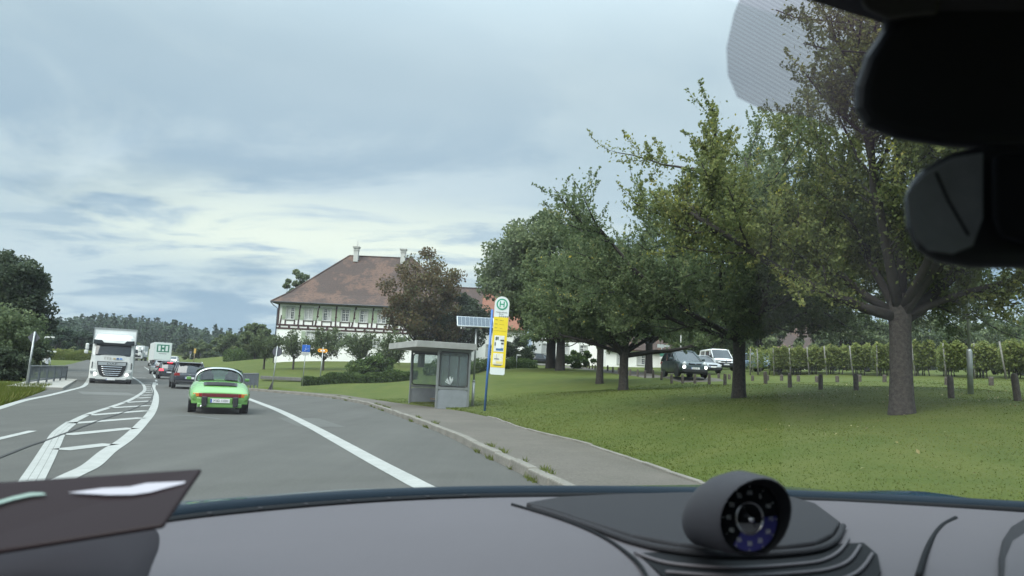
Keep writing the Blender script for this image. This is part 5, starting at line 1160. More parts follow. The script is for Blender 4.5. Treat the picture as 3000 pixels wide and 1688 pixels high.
# ---------------------------------------------------------------- road signs
def pole(t, h, r=.035, m=None, lean=0.0):
    p = MB(); p.tube([(0, 0, -.25), (lean * h, 0, h)], r, 10); return p.build('post', m or M_STEEL, t, smooth=True)
t = empty('round_sign', put(800, 47), R(0), 'grey back of a round traffic sign on leaning post', 'road sign', 'road signs'); t.rotation_euler = (0, R(2.6), 0)
pole(t, 2.75); p = MB(); p.lathe([(.30, -.01), (.30, .01)], 30, (.02, .045, 2.42), 'y'); p.build('plate', mat('sign_back', (.06, .065, .08), .6), t)
p = MB(); p.prism([(-.30, 0, -.1), (.05, 0, -.1), (-.04, 0, .55)], (0, -.02, 0), (0, .02, 0)); p.build('brace', M_BLACK, t)
t = empty('blue_sign', put(888, 50), R(4), 'square blue sign with white mark and small plate below', 'road sign', 'road signs'); t.rotation_euler = (0, R(1.2), R(4))
pole(t, 2.75, .03); p = MB(); p.box((0.02, -.05, 2.48), (.52, .02, .46)); b_ = p.build('plate', mat('sign_blue', (.015, .10, .42), .35), t, bevel=.01)
p = MB(); p.bar((-.06, -.064, 2.30), (0, -.064, 2.48), .008, .05, up=(0, 1, 0)); p.bar((0, -.065, 2.42), (.02, -.065, 2.64), .008, .045, up=(0, 1, 0)); p.bar((-.02, -.066, 2.36), (.20, -.066, 2.50), .008, .025, up=(0, 1, 0)); p.build('symbol', M_PLATE, b_)
p = MB(); p.box((.0, -.05, 2.13), (.52, .02, .20)); q_ = p.build('small_plate', mat('plate_grey', (.42, .44, .43), .5), t); p = MB(); p.box((0, -.062, 2.15), (.42, .006, .04)); p.box((0, -.062, 2.09), (.34, .006, .03)); p.build('print_line', mat('grey_print', (.3, .3, .32), .7), q_)
M_OR = mat('sign_amber', (.75, .32, .02), .45)
def arrow_sign(t, z, w, h, dirs=(1, 1), m=None):
    for s in dirs:
        p = MB(); o = [(0.03, z - h / 2), (w * .75, z - h / 2), (w, z), (w * .75, z + h / 2), (.03, z + h / 2)]; p.prism([(s * a, -.05, b) for a, b in o], (0, -.008, 0), (0, .008, 0)); a_ = p.build('arrow_plate', m or M_OR, t)
        q = MB(); q.box((s * w * .25, -.06, z), (w * .3, .006, h * .42)); q.build('symbol', M_PLATE, a_); q = MB(); q.box((s * w * .62, -.06, z), (w * .24, .006, h * .16)); q.build('lettering', M_INK, a_)
t = empty('cycle_sign', put(938, 52), 0, 'amber double arrow direction sign on post', 'road sign', 'road signs'); t.rotation_euler = (0, R(1.5), 0); pole(t, 2.6, .035); arrow_sign(t, 2.36, .36, .24, (1, -1))
t = empty('direction_sign', put(1937, 58), R(10), 'signpost with white and amber arrow boards beside the dark crossover', 'road sign', 'road signs'); pole(t, 2.4, .04)
arrow_sign(t, 1.95, .36, .2, (1, -1)); p = MB(); p.box((-.1, -.05, 2.32), (.55, .02, .26)); p.box((.4, -.05, 2.34), (.45, .02, .14)); p.build('board', mat('board_grey', (.35, .38, .38), .5), t); p = MB(); p.box((0, -.05, 1.65), (.34, .02, .22)); p.build('green_board', mat('board_green', (.05, .16, .12), .5), t); p = MB(); p.box((0, -.05, 1.42), (.36, .02, .10)); p.build('small_plate', M_PLATE, t)
t = empty('finger_sign', put(1512, 72), 0, 'small white finger sign in front of the clipped bush', 'road sign', 'road signs'); pole(t, 1.35, .03); arrow_sign(t, 1.26, .42, .15, (1,), M_PLATE)
t = empty('flag_pole', put(1993, 60), 0, 'thin white pole rising behind the dark crossover', 'pole'); pole(t, 3.4, .045, M_WHITE); p = MB(); p.lathe([(.07, 3.38), (.07, 3.42), (.02, 3.5)], 10); p.build('cap', M_STEEL, t)
t = empty('far_sign', put(563, 118), 0, 'distant amber sign on a post above the queue of cars', 'road sign', 'road signs'); t.rotation_euler = (0, R(2), 0); pole(t, 2.6, .06, mat('post_brown', (.2, .16, .1), .8)); p = MB(); p.box((.02, -.07, 2.35), (.34, .03, .75)); p.build('plate', mat('ochre_plate', (.42, .28, .06), .6), t, bevel=.04)
t = empty('far_round_sign', put(552, 150), 0, 'tiny distant round sign left of the amber one', 'road sign', 'road signs'); pole(t, 1.9, .05); p = MB(); p.lathe([(.32, -.05), (.32, -.03)], 20, (0, 0, 1.7), 'y'); p.build('plate', mat('sign_back', (.16, .175, .20)), t)
t = empty('leaning_sign', put(80, 35.5), R(-8), 'leaning grey post with dark sign back beside the railing', 'road sign', 'road signs'); t.rotation_euler = (0, R(2.6), R(-8)); pole(t, 2.7, .045); p = MB(); p.box((-.05, .05, 2.42), (.46, .02, .46), rot=Matrix.Rotation(R(45), 3, 'Y')); p.build('plate', mat('sign_back', (.16, .175, .20)), t)
t = empty('street_name_sign', put(118, 64), R(10), 'pale pointer boards on a thin post near the pedestrian', 'road sign', 'road signs'); pole(t, 3.3, .04)
for z, x, w in ((3.25, .35, .85), (2.05, .62, .85)): p = MB(); p.box((x, -.05, z), (w, .02, .13)); p.build('pointer_board', mat('pale_board', (.55, .57, .56), .5), t)
p = MB(); p.box((-.15, -.05, 2.95), (.16, .02, .12)); p.build('small_plate', M_PLATE, t)
t = empty('delineator', road_at(262, 96)[:2] + (g(*road_at(262, 96)[:2]),), 0, 'black and white roadside delineator post left of the lorry mirror', 'delineator')
p = MB(); p.box((0, 0, .45), (.2, .1, 1.2)); p.build('post', M_WHITE, t, bevel=.04); p = MB(); p.box((0, 0, .72), (.206, .106, .2)); p.build('black_band', M_BLACK, t, bevel=.02)

# ---------------------------------------------------------------- bridge railings
M_RAIL = mat('railing_steel', (.085, .10, .115), .5, metal=.3, var=.15, vscale=3)
def railing(a, b, label, h=.9, plate=False, n_bal=26):
    a, b = Vector(a), Vector(b); t = empty('railing', a, 0, label, 'railing', 'bridge railings'); d_ = b - a; L_ = d_.length
    m_ = MB(); m_.bar((0, 0, h), d_ + Vector((0, 0, h)), .10, .05); m_.build('top_rail', mat('rail_cap', (.26, .28, .29), .5, metal=.4), t)
    m_ = MB(); m_.bar((0, 0, .16), d_ + Vector((0, 0, .16)), .06, .05); m_.build('bottom_rail', M_RAIL, t)
    for i in range(6): p = MB(); q = d_ * (i / 5); p.bar(q + Vector((0, 0, -.15)), q + Vector((0, 0, h)), .07, .07); p.build('post', M_RAIL, t)
    b0 = None; nrm = Vector((-d_.y, d_.x, 0)).normalized()
    for i in range(n_bal):
        q = d_ * ((i + .5) / n_bal)
        if b0 is None: p = MB(); p.box((0, 0, (h + .16) / 2), (.035 if not plate else d_.length / n_bal * .93, .02, h - .2)); b0 = p.build('baluster', M_RAIL, t); o = b0
        else: o = b0.copy(); COL.objects.link(o)
        o.location = q; o.rotation_euler = (0, 0, math.atan2(d_.y, d_.x))
    return t
P1 = put(86, 36); P2 = put(194, 50.5)
railing((P1[0], P1[1], .12), (P2[0], P2[1], .14), 'grey steel bridge railing on the left of the road', n_bal=60)
P1 = put(706, 52); P2 = put(757, 50)
railing((P1[0], P1[1], .12), (P2[0], P2[1], .18), 'short dark panelled bridge railing right of the green car', .92, True, 6)
lw = MB()
for (pa, da), (pb, db) in (((60, 34), (245, 57)),):
    a = put(pa, da); b = put(pb, db); lw.bar((a[0] + .7, a[1], .04), (b[0], b[1] - 3, .05), 2.2, .16)
tag(lw.build('bridge_footway', mat('pale_concrete', (.27, .26, .235), .9, var=.15, vscale=2), bevel=.03), 'pale concrete strip along the foot of the left railing', kind='structure')
mb = MB(); a = put(770, 66); b = put(905, 62); mb.bar((a[0], a[1], a[2] + .25), (b[0], b[1], b[2] + .15), .5, .3)
tag(mb.build('low_wall', mat('dark_coping', (.10, .10, .095), .9, var=.2), bevel=.04), 'low dark stone coping crossing the grass behind the round sign', 'wall')

# ---------------------------------------------------------------- wooden bollards
M_BOL = mat('weathered_bollard', (.045, .038, .032), .95, col2=(.11, .095, .08), vscale=12, bump=.6, bscale=30)
BOL = [(2979, 17.5, .62), (2785, 20, .58), (2508, 24, .52), (2404, 26, .52), (2314, 28, .52), (2243, 31, .50), (2124, 34, .50), (2078, 36.5, .50), (2036, 38.5, .50), (2000, 40.5, .50), (1968, 42.5, .50), (1938, 45, .50), (1914, 47.5, .50), (1890, 50, .5), (1868, 53, .5), (1846, 56, .5), (1812, 60, .5), (1795, 64, .5), (1780, 67, .5), (1743, 74, .5), (1735, 77, .5), (1726, 80, .5), (1718, 83, .5), (1709, 86, .5), (1700, 90, .5), (1693, 93, .5)]
def ords(i):
    n_ = i + 1; return '%d%s' % (n_, 'th' if 10 < n_ % 100 < 14 else {1: 'st', 2: 'nd', 3: 'rd'}.get(n_ % 10, 'th'))
rgb = random.Random(8)
p = MB(); p.lathe([(.082, -.3), (.08, .0), (.077, .42), (.066, .5), (.02, .51)], 12); b0 = p.build('bollard', M_BOL, smooth=False)
for i, (px, d, h) in enumerate(BOL):
    o = b0 if i == 0 else b0.copy()
    if i: COL.objects.link(o)
    x, y, z = put(px, d); o.location = (x, y, z); s = 1.0 if i < 3 else .95; o.scale = (s, s, h / .5); o.rotation_euler = (R(rgb.uniform(-3, 3)), R(-5 if i == 0 else rgb.uniform(-3, 3)), rgb.random() * 6)
    tag(o, 'tall dark wooden bollard, %s from the right edge in the row beside the drive' % ords(i), 'bollard', 'wooden bollards beside the drive')
B2 = [(2903, 28), (2773, 30), (2591, 33), (2518, 34.5), (2453, 36), (2393, 37.5), (2339, 39), (2290, 40.5), (2248, 41.5), (2205, 43), (2137, 46), (2106, 48)]
p = MB(); p.lathe([(.085, -.3), (.085, .28), (.07, .32), (.02, .325)], 12); b0 = p.build('bollard_stump', M_BOL)
for i, (px, d) in enumerate(B2):
    o = b0 if i == 0 else b0.copy()
    if i: COL.objects.link(o)
    x, y, z = put(px, d); o.location = (x, y, z); o.rotation_euler = (R(rgb.uniform(-3, 3)), R(rgb.uniform(-3, 3)), rgb.random() * 6)
    tag(o, 'short wooden stump, %s from the right in the farther row on the lawn' % ords(i), 'bollard', 'short stumps in the farther row')
lx, ly, lz = put(2842, 21.5)
t = empty('lamp_post', (lx, ly, lz), 0, 'grey steel lamp post rising into the pear tree crown', 'lamp post')
p = MB(); p.tube([(0, 0, -.2), (0, 0, 1.22), (0, 0, 1.28)], [.076, .076, .05], 14); p.build('base_sleeve', M_STEEL, t, smooth=True); p = MB(); p.tube([(0, 0, 1.2), (0, 0, 4.6)], .04, 12); p.build('post', M_STEEL, t, smooth=True); p = MB(); p.lathe([(.05, 4.55), (.22, 4.65), (.24, 4.8), (.1, 4.95), (.02, 5.0)], 16); p.build('lantern', M_BLACK, t, smooth=True)
# small lattice pylon on the ridge
x, y = unp(205, 1100, 760)[0], 760.0; z = g(x, y)
t = empty('pylon', (x, y, z), 0, 'distant lattice pylon standing above the wooded ridge', 'pylon')
m_ = MB()
for s in (-1, 1):
    for q in (-1, 1): m_.bar((s * 3, q * 3, 0), (s * .5, q * .5, 44), .3, .3)
for k in range(8):
    h0, h1 = k * 5.5, k * 5.5 + 5.5; a, b = 3 - 2.5 * h0 / 44, 3 - 2.5 * h1 / 44; m_.bar((-a, -a, h0), (b, -b, h1), .2, .2); m_.bar((a, -a, h0), (-b, -b, h1), .2, .2)
m_.build('mast', M_STEEL, t); m_ = MB(); t.scale = (.6, .6, .62)
for h, w in ((34, 7), (40, 5)): m_.bar((-w, 0, h), (w, 0, h), .35, .35); m_.bar((-w, 0, h), (0, 0, h + 2.2), .2, .2); m_.bar((w, 0, h), (0, 0, h + 2.2), .2, .2)
m_.build('cross_arm', M_STEEL, t)

# ---------------------------------------------------------------- pedestrian on the far footway
def person():
    x, y, z = put(132, 62); t = empty('person', (x, y, z + .05), R(10), 'person in white shirt and dark trousers with a shoulder strap, walking past the bridge', 'person')
    J = {'pel': (0, 0, .95), 'spi': (0, .01, 1.18), 'che': (0, 0, 1.40), 'nec': (0, .0, 1.54), 'hea': (0, .02, 1.64), 'top': (0, .02, 1.74), 'hl': (-.10, 0, .92), 'kl': (-.11, .10, .50), 'al': (-.11, .06, .09), 'tl': (-.12, .22, .04), 'hr': (.10, 0, .92), 'kr': (.11, -.02, .50), 'ar': (.11, -.16, .12), 'tr': (.12, -.02, .04),
         'sl': (-.19, 0, 1.43), 'el': (-.25, -.06, 1.16), 'wl': (-.24, .06, .93), 'fl': (-.24, .10, .83), 'sr': (.19, 0, 1.43), 'er': (.26, .02, 1.16), 'wr': (.25, .12, .95), 'fr': (.25, .15, .86)}
    E = [('pel', 'spi'), ('spi', 'che'), ('che', 'nec'), ('nec', 'hea'), ('hea', 'top'), ('pel', 'hl'), ('hl', 'kl'), ('kl', 'al'), ('al', 'tl'), ('pel', 'hr'), ('hr', 'kr'), ('kr', 'ar'), ('ar', 'tr'), ('che', 'sl'), ('sl', 'el'), ('el', 'wl'), ('wl', 'fl'), ('che', 'sr'), ('sr', 'er'), ('er', 'wr'), ('wr', 'fr')]
    Rr = dict(pel=.15, spi=.14, che=.16, nec=.055, hea=.10, top=.07, hl=.10, kl=.065, al=.045, tl=.04, hr=.10, kr=.065, ar=.045, tr=.04, sl=.07, el=.05, wl=.035, fl=.03, sr=.07, er=.05, wr=.035, fr=.03)
    ks_ = list(J); me = bpy.data.meshes.new('body'); me.from_pydata([J[k] for k in ks_], [(ks_.index(a), ks_.index(b)) for a, b in E], []); o = link('body', me, t)
    m_ = bpy.data.materials.new('clothes'); m_.use_nodes = True; N, L = m_.node_tree.nodes, m_.node_tree.links
    tc_ = N.new('ShaderNodeTexCoord'); s_ = N.new('ShaderNodeSeparateXYZ'); L.new(tc_.outputs['Object'], s_.inputs[0]); r_ = N.new('ShaderNodeValToRGB'); dv_ = N.new('ShaderNodeMath'); dv_.operation = 'DIVIDE'; L.new(s_.outputs[2], dv_.inputs[0]); dv_.inputs[1].default_value = 2.0; L.new(dv_.outputs[0], r_.inputs[0]); r_.color_ramp.interpolation = 'CONSTANT'
    e = r_.color_ramp.elements; e[0].position = 0; e[0].color = (.03, .03, .03, 1); e[1].position = .06; e[1].color = (.025, .03, .04, 1)
    for p_, c_ in ((.485, (.62, .64, .68)), (.755, (.42, .27, .2)), (.845, (.08, .06, .045))): k = e.new(p_); k.color = (*c_, 1)
    L.new(r_.outputs[0], N['Principled BSDF'].inputs['Base Color']); me.materials.append(m_)
    sk_ = o.modifiers.new('skin', 'SKIN'); sk_.use_smooth_shade = True
    for i, k in enumerate(ks_): me.skin_vertices[0].data[i].radius = (Rr[k], Rr[k] * .8)
    me.skin_vertices[0].data[0].use_root = True; sb = o.modifiers.new('s', 'SUBSURF'); sb.levels = 2; sb.render_levels = 2
    h = MB(); h.lathe([(.02, 1.60), (.095, 1.64), (.105, 1.70), (.08, 1.77), (.02, 1.79)], 14, (0, -.01, 0)); h.build('hair', mat('dark_hair', (.03, .022, .018), .8), t, smooth=True)
    s = MB(); s.tube([(.17, -.12, 1.47), (.02, -.165, 1.25), (-.16, -.15, 1.02)], .018, 5); s.build('strap', M_BLACK, t); b = MB(); b.box((-.22, -.06, .95), (.10, .26, .22)); b.build('bag', M_BLACK, t, bevel=.03)
person()
# ---------------------------------------------------------------- the car we sit in (local: x right, y forward; camera at (0, 0, 1.2), car centre line at x = .45)
YAW = R(22); cyw, syw = math.cos(YAW), math.sin(YAW); RC = .45
own = empty('own_car', (0, 0, 0), YAW, 'blue car we look out of: grey dashboard, windscreen, mirror and bonnet', 'car')
def loc(p): x, y, z = p; return (x * cyw + y * syw, -x * syw + y * cyw, z)
def on_z(px, py, z): k = ray(px, py); s = (z - CAM[2]) / k[2]; return loc(CAM + k * s)
def at_d(px, py, d_): return loc(unp(px, py, d_))
def f_b(r):
    d_ = r - RC; return 1.165 - (.62 if d_ < 0 else .30) * d_ * d_ - (.18 * max(0, -d_ - .45))
M_DASH = mat('grey_leather', (.086, .079, .088), .58, spec=.3, var=.05, vscale=2.0, bump=.10, bscale=420)
M_DASHD = mat('dark_mesh_trim', (.028, .028, .032), .7, spec=.15, bump=.35, bscale=600)
M_GLOSSB = mat('gloss_black', (.010, .011, .013), .12)
M_SOFTB = mat('soft_black', (.012, .013, .015), .75, spec=.08)
M_OWN = paintm('deep_blue_paint', (.012, .045, .085), .2, .2)
DZ = 1.02
def dash_z(r, f): return DZ - .035 * max(0, (.75 - f)) - .015 * max(0, abs(r - RC) - .6)
V = []; nr, nf = 60, 26
for i in range(nr + 1):
    r = -.55 + 2.0 * i / nr
    for j in range(nf + 1):
        t_ = j / nf; f = .22 + (f_b(r) - .22) * t_; V.append((r, f, dash_z(r, f) - (0 if j else .02) - (.012 if j == nf else 0)))
I = (np.arange(nr)[:, None] * (nf + 1) + np.arange(nf)[None]).ravel()
mesh_np('dashboard', np.array(V), np.c_[I, I + nf + 1, I + nf + 2, I + 1], M_DASH, own, smooth=True)
fm = MB(); fm.loft([[(r, .22, dash_z(r, .22) - .02), (r, .17, dash_z(r, .22) - .06), (r, .19, .6)] for r in np.linspace(-.55, 1.45, 12)], close=False, caps=False); fm.build('fascia', M_DASH, own, smooth=True)
et = MB(); et.tube([(r, f_b(r) + .006, DZ - .006) for r in np.linspace(-.5, 1.42, 50)], .0065, 8); et.build('edge_trim', M_SOFTB, own, smooth=True)
sl_ = MB(); sl_.tube([(r, f_b(r) - .024, DZ + .0015) for r in np.linspace(-.14, .42, 40)], .0045, 6, sq=.5); sl_.build('demister_slot', M_SOFTB, own)
for k in range(9):
    r = -.10 + k * .062; q = MB(); q.box((r, f_b(r) - .024, DZ + .003), (.005, .010, .002)); q.build('demister_web', M_DASHD, own)
# raised trim island round the clock
def sheet(name, pts, z, m, th=.004, bev=.0):
    p = MB(); P = [on_z(a, b, z) for a, b in pts]; p.prism(P, (0, 0, -.012), (0, 0, th)); return p.build(name, m, own, bevel=bev)
ISLE = [(1540, 1484), (1640, 1466), (1800, 1458), (2000, 1452), (2290, 1456), (2390, 1485), (2462, 1540), (2440, 1575), (2390, 1600), (2300, 1612), (2150, 1617), (1990, 1606), (1850, 1580), (1720, 1538), (1620, 1504)]
sheet('clock_surround', ISLE, DZ + .001, M_DASHD, .006, .003)
P = [on_z(a, b, DZ + .004) for a, b in [(1560, 1488), (1640, 1512), (1740, 1546), (1860, 1588), (1990, 1614), (2150, 1626), (2300, 1621), (2400, 1607), (2450, 1580), (2470, 1542)]]
q = MB(); q.tube(smooth_pts(P, 5), .0042, 8); q.build('surround_lip', M_DASHD, own, smooth=True)
VENT = [(1800, 1575), (1900, 1604), (1990, 1622), (2150, 1634), (2300, 1630), (2400, 1616), (2455, 1590), (2474, 1556), (2520, 1590), (2570, 1632), (2580, 1680), (2560, 1740), (1990, 1740), (1900, 1660)]
sheet('vent_recess', VENT, DZ - .004, M_SOFTB, .0035)
for k, s in enumerate(([(2486, 1578), (2462, 1612), (2420, 1638), (2350, 1652), (2150, 1664), (1960, 1650), (1860, 1618)], [(2520, 1598), (2490, 1640), (2440, 1664), (2350, 1678), (2150, 1688), (1950, 1676)], [(2556, 1622), (2530, 1660), (2490, 1688), (2400, 1710), (2150, 1716)])):
    q = MB(); q.tube(smooth_pts([on_z(a, b, DZ + .002) for a, b in s], 6), [.0020] * (6 * (len(s) - 1) + 1), 8); q.build('vent_slat', M_DASH, own, smooth=True)
# seam grooves of the airbag cover and passenger pod
for s in ([(2800, 1518), (2762, 1540), (2735, 1572), (2712, 1620), (2690, 1690)],):
    q = MB(); q.tube(smooth_pts([on_z(a, b, DZ - .001) for a, b in s], 6), .0035, 6); q.build('seam', M_SOFTB, own, smooth=True)
pod = [(3080, 1520), (3000, 1535), (2960, 1560), (2935, 1600), (2925, 1650), (2925, 1720), (3080, 1720)]
q = MB(); P = [on_z(a, b, DZ) for a, b in pod]; q.prism(P, (0, 0, -.01), (0, 0, .010)); q.build('side_vent_pod', M_DASHD, own, bevel=.006, seg=4)
pod = [(3080, 1560), (3010, 1562), (2965, 1592), (2945, 1640), (2940, 1720), (3080, 1720)]
q = MB(); P = [on_z(a, b, DZ + .01) for a, b in pod]; q.prism(P, (0, 0, -.01), (0, 0, .004)); q.build('side_vent_cover', M_DASH, own, bevel=.003)
st_ = [on_z(a, b, DZ + .0015) for a, b in ((1500, 1478), (1640, 1520), (1760, 1570), (1860, 1640), (1900, 1700))]
q = MB(); q.tube(smooth_pts(st_, 6), .0022, 6); q.build('seam', M_SOFTB, own, smooth=True)
# clock pod
cc = Vector(at_d(2180, 1510, .72)); 
clock = empty('clock_pod', cc, R(-20)); clock.scale = (.69, 1.0, .83); clock.parent = own
def ell(w, h, y, zc=0.0, xc=0.0, n=28, flat=-.9):
    return [(xc + w * math.cos(2 * math.pi * k / n), y, zc + max(flat * h, h * math.sin(2 * math.pi * k / n))) for k in range(n)]
h = MB(); h.loft([ell(.046, .044, -.028 , .004)[:], ell(.049, .047, -.022, .003), ell(.051, .048, .01, .0), ell(.050, .046, .05, -.008), ell(.046, .042, .085, -.018), ell(.038, .034, .12, -.032), ell(.022, .018, .15, -.047)], caps=False)
for i, v in enumerate(h.v):   # the visor reaches further back at the top than at the bottom
    if v[1] < .0: h.v[i] = (v[0], v[1] - .020 * max(0, v[2]) / .045 + .012 * max(0, -v[2]) / .045, v[2])
h.build('hood', M_DASHD if False else mat('hood_leather', (.040, .039, .046), .6, spec=.25, bump=.12, bscale=420), clock, smooth=True)
h = MB(); h.loft([ell(.0455, .0435, -.0275, .004), ell(.042, .041, -.018, .002), ell(.040, .039, -.012, .0)], caps=False)
for i, v in enumerate(h.v):
    if v[1] < -.01: h.v[i] = (v[0], v[1] - .020 * max(0, v[2]) / .045 + .012 * max(0, -v[2]) / .045, v[2])
h.build('bezel', M_SOFTB, clock, smooth=True)
dl = MB(); dl.lathe([(.0395, .0105), (.0395, .013)], 40, axis='y'); dial = dl.build('dial', M_GLOSSB, clock); dial.location = (0, -.024, 0); dial.scale = (1.08, 1, 1.04)
q = MB(); q.tube([(.0165 * math.cos(a), .0095, .0165 * math.sin(a)) for a in np.linspace(0, 2 * math.pi, 33)], .0011, 6); q.build('inner_ring', M_CHROME, dial, smooth=True)
q = MB(); q.poly([(.034 * math.cos(a), .0098, .034 * math.sin(a)) for a in np.linspace(R(-125), R(5), 24)] + [(.018 * math.cos(a), .0098, .018 * math.sin(a)) for a in np.linspace(R(5), R(-125), 24)]); q.build('blue_sector', mat('blue_sector', (.035, .035, .16), .3), dial)  # blue-purple ring sector low on the dial
q = MB(); q.poly([(.0155 * math.cos(a), .0097, .0155 * math.sin(a)) for a in np.linspace(R(-160), R(-20), 16)]); q.build('sub_dial', mat('sub_dial', (.16, .16, .17), .35), dial)
M_NUM = mat('dial_figures', (.5, .52, .5), .5)
for k in range(12):
    a = R(90 - 30 * k); text('dial_figure', str((k * 5) if k else 60), .0062, M_NUM, dial, (.0262 * math.cos(a), .0092, .0262 * math.sin(a)), (R(90), 0, 0), ext=.0002)
for k in range(60):
    a = R(6 * k); q = MB(); q.bar((.0318 * math.cos(a), .0094, .0318 * math.sin(a)), (.0340 * math.cos(a), .0094, .0340 * math.sin(a)), .0005, .0005); 
    if k % 5 == 0: q.build('tick', M_NUM, dial)
q = MB(); q.bar((0, .007, 0), (-.0165, .007, .0215), .0016, .0009, up=(0, 1, 0)); q.bar((0, .0072, 0), (.006, .0072, -.0085), .0014, .0009, up=(0, 1, 0)); q.build('needle', M_CHROME, dial)
q = MB(); q.lathe([(.004, .009), (.0038, .004), (.001, .003)], 16, axis='y'); q.build('needle_cap', M_CHROME, dial, smooth=True)
# driver's display at the left
TR, BR, TL, BL = [Vector(at_d(*p)) for p in ((592, 1371, .62), (478, 1538, .56), (-160, 1420, .60), (-260, 1655, .53))]
nrm = (TL - TR).cross(BR - TR).normalized()
if nrm.y > 0: nrm = -nrm
q = MB(); q.prism([TR, BR, BL, TL], (0, 0, 0), tuple(-nrm * .004)); disp = q.build('driver_display', mat('display_glass', (.024, .017, .019), .25, spec=.06), own, bevel=.002)
def onpl(px, py, off=.0012):
    k = Vector(loc(ray(px, py))); o = Vector((0, 0, 1.2)); return o + k * ((TR - o).dot(nrm) / k.dot(nrm)) + nrm * off
q = MB(); q.poly([onpl(*p) for p in ((200, 1447), (300, 1434), (380, 1430), (430, 1419), (490, 1416), (545, 1414), (540, 1420), (500, 1430), (440, 1446), (390, 1453), (320, 1454), (250, 1450))]); q.build('painted_reflection', mat('reflection_white', (.1, .1, .1), .3, emit=(.60, .62, .74), estr=.36), disp)  # pale sky reflection on the screen, painted as a glowing shape
q = MB(); q.poly([onpl(*p) for p in ((-20, 1476), (40, 1458), (90, 1447), (125, 1447), (138, 1453), (90, 1457), (40, 1468), (-20, 1486))]); q.build('painted_reflection', mat('reflection_green', (.1, .1, .1), .3, emit=(.25, .50, .40), estr=.3), disp)  # greenish reflection, painted as a glowing arc as well
SHADE_RINGS = ([(-300, 1618), (0, 1584), (250, 1545), (420, 1522), (495, 1530), (515, 1580), (498, 1640), (470, 1760), (-300, 1850)], [(-300, 1628), (0, 1596), (240, 1560), (400, 1540), (455, 1556), (462, 1600), (440, 1660), (400, 1760), (-300, 1850)], [(-300, 1650), (0, 1622), (220, 1592), (340, 1578), (385, 1596), (385, 1640), (360, 1690), (320, 1760), (-300, 1850)])
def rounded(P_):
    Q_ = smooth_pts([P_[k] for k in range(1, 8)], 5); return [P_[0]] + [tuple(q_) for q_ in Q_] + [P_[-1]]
q = MB(); q.loft([[on_z(a, b, z) for a, b in rounded([np.array(p_, float) for p_ in P_])] for P_, z in zip(SHADE_RINGS, (DZ - .012, DZ + .001, DZ + .005))]); q.build('dash_shadow', mat('dash_shadow_dark', (.022, .020, .024), .8, spec=.08), own, smooth=True)  # dark slab put in as the shade on the dash below the display
cw = MB(); cw.tube([(r, f_b(r) + .03, DZ - .004) for r in np.linspace(-.5, 1.42, 50)], .013, 8); cw.build('cowl_panel', mat('cowl_blue_black', (.010, .018, .028), .6, spec=.12), own, smooth=True)
# bonnet
V = []; nr, nf = 44, 30
for i in range(nr + 1):
    r = RC - 1.25 + 2.5 * i / nr; a = abs(r - RC)
    for j in range(nf + 1):
        f = f_b(r) + .02 + j / nf * 1.25; z = .955 - .10 * max(0, f - 1.35) ** 2 - .05 * max(0, f - 1.9) + (.052 if r > RC else .0) * math.exp(-((a - 1.03) / .14) ** 2) * (1 - math.exp(-((f - f_b(r)) / .15) ** 2)) * math.exp(-(max(0, f - 1.15) / .28) ** 2) - 1.6 * max(0, a - 1.12) ** 2 - .06 * max(0, RC - r - .1) - .02 * math.exp(-((f - f_b(r)) / .06) ** 2)
        V.append((r, f, z))
I = (np.arange(nr)[:, None] * (nf + 1) + np.arange(nf)[None]).ravel()
mesh_np('bonnet', np.array(V), np.c_[I, I + nf + 1, I + nf + 2, I + 1], M_OWN, own, smooth=True)
# windscreen
M_WS = glass_mat('windscreen_glass', (.90, .94, .925), .75, .12, const=.085)
def f_t(r): return .36 - .10 * (r - RC) ** 2
V = []
for i in range(33):
    r = -.50 + 1.92 * i / 32
    for j in range(11):
        t_ = j / 10; s_ = r + (RC - r) * .12 * t_; V.append((s_, f_b(r) * (1 - t_) + f_t(r) * t_ + .03 + .03 * math.sin(math.pi * t_), (DZ - .02) * (1 - t_) + 1.46 * t_ + .045 * math.sin(math.pi * t_)))
I = (np.arange(32)[:, None] * 11 + np.arange(10)[None]).ravel()
mesh_np('windscreen', np.array(V), np.c_[I, I + 11, I + 12, I + 1], M_WS, own, smooth=True)
# dotted shade patch behind the mirror: real fine strips bonded to the glass
m_ = bpy.data.materials.new('shade_print'); m_.use_nodes = True; N, L = m_.node_tree.nodes, m_.node_tree.links; b = N['Principled BSDF']; b.inputs['Base Color'].default_value = (.050, .038, .056, 1); b.inputs['Roughness'].default_value = .8; b.inputs['Specular IOR Level'].default_value = 0
tc_ = N.new('ShaderNodeTexCoord'); w_ = N.new('ShaderNodeTexWave'); w_.inputs['Scale'].default_value = 150; w_.bands_direction = 'DIAGONAL'; L.new(tc_.outputs['Object'], w_.inputs['Vector']); mr = N.new('ShaderNodeMapRange'); L.new(w_.outputs[0], mr.inputs[0]); mr.inputs[3].default_value = .40; mr.inputs[4].default_value = .66; L.new(mr.outputs[0], b.inputs['Alpha'])
q = MB(); P = [Vector(at_d(*p)) for p in ((2190, -60, .62), (2150, 40, .62), (2128, 140, .62), (2132, 220, .62), (2160, 285, .62), (2240, 325, .62), (2380, 345, .62), (2480, 390, .62), (2560, 440, .62), (2700, 300, .62), (2700, -60, .62))]; q.poly(P); q.build('shade_print', m_, own)
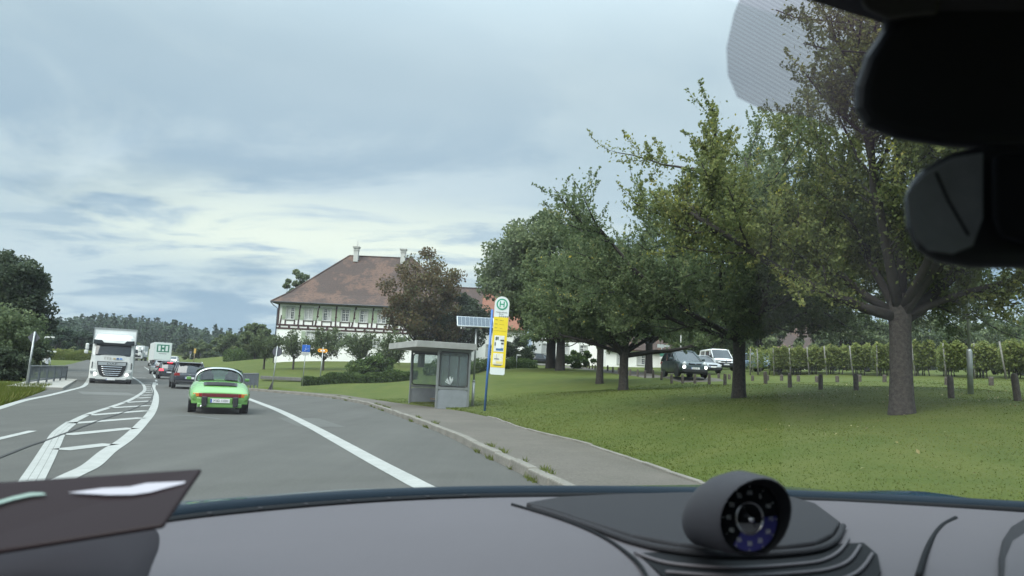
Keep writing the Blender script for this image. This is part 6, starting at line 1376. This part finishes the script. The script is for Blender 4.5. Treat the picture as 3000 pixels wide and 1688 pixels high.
# mirror, its foot shroud and header
def slab(name, pts, d0, d1, m, bev, sc=1.0):
    A = [Vector(at_d(a, b, d0)) for a, b in pts]; c = sum(A, Vector()) / len(A); k = Vector(loc(CAM)); B = [a + (Vector(at_d(p[0], p[1], d1)) - a) * .0 + (Vector((0, 0, 0)) + (c - Vector((0, 0, 1.2))).normalized() * (d1 - d0)) for a, p in zip(A, pts)]
    q = MB(); q.loft([A, B]); return q.build(name, m, own, bevel=bev, seg=4)
slab('mirror_foot', [(2470, -160), (2600, 60), (2530, 160), (2500, 250), (2498, 320), (2530, 375), (2620, 412), (2760, 436), (2900, 446), (3200, 450), (3200, -160)], .50, .60, mat('sensor_shell', (.014, .015, .018), .55, spec=.3), .012)
slab('mirror_housing', [(2640, 556), (2700, 492), (2780, 446), (2870, 425), (3200, 410), (3200, 800), (2980, 792), (2840, 790), (2740, 772), (2680, 735), (2650, 670)], .455, .50, mat('mirror_shell', (.018, .019, .021), .4, spec=.4), .010)
slab('mirror_glass', [(2655, 570), (2715, 503), (2790, 462), (2880, 448), (2880, 640), (2850, 720), (2790, 745), (2720, 735), (2685, 700), (2665, 650)], .4535, .4545, mat('mirror_plastic', (.22, .235, .24), .5, var=.25, vscale=12), .001)
slab('sensor_cover', [(2905, 450), (3200, 440), (3200, 730), (3010, 725), (2925, 700), (2905, 640)], .44, .453, M_SOFTB, .006)
q = MB(); q.tube([Vector(at_d(a, b, .4525)) for a, b in ((2742, 505), (2780, 590), (2838, 690))], .0009, 5); q.build('moulding_line', M_SOFTB, own)
slab('sensor_lens', [(2500, -60), (2530, 30), (2600, 62), (2680, 50), (2750, 45), (2760, -60)], .485, .498, mat('dark_grey_plastic', (.05, .05, .05), .6), .004)
# roof, rear wall and pillars of the cabin
M_LINER = mat('headliner', (.05, .05, .055), .95)
q = MB(); q.loft([[(r, f_t(r) + .02, 1.47), (r, .0, 1.52), (r, -.8, 1.52), (r, -1.8, 1.40)] for r in np.linspace(-.24, 1.14, 9)], close=False, caps=False); q.build('headliner', M_LINER, own, smooth=True)
q = MB(); q.box((RC, -1.5, .9), (1.5, .3, 1.0)); q.build('rear_seat', M_SOFTB, own, bevel=.08)
for r in (-.36, 1.26):
    q = MB(); q.box((r, -.4, .62), (.10, 2.2, .66)); q.build('door_panel', M_SOFTB, own, bevel=.03)
for s in (-1, 1):
    q = MB(); q.tube([(RC + s * 1.0, f_b(RC + s * .98) + .02, .98), (RC + s * .80, .62, 1.26), (RC + s * .72, .30, 1.47), (RC + s * .70, -.3, 1.5), (RC + s * .72, -1.7, 1.4)], .035, 8); q.build('pillar', M_LINER, own, smooth=True)

# ---------------------------------------------------------------- thin haze in the valley air
hzb = MB(); hzb.box((0, 700, 55), (3600, 1700, 130)); hz_o = hzb.build('haze', bpy.data.materials.new('haze_air'))
hm = hz_o.data.materials[0]; hm.use_nodes = True; hm.node_tree.nodes.clear()
pv = hm.node_tree.nodes.new('ShaderNodeVolumePrincipled'); pv.inputs['Color'].default_value = (.86, .92, 1.0, 1); pv.inputs['Density'].default_value = 0.00015; pv.inputs['Anisotropy'].default_value = 0.0
ho_ = hm.node_tree.nodes.new('ShaderNodeOutputMaterial'); hm.node_tree.links.new(pv.outputs[0], ho_.inputs['Volume'])
tag(hz_o, 'thin bluish haze over the distant woods', 'haze', kind='stuff')
scene.cycles.volume_bounces = 0
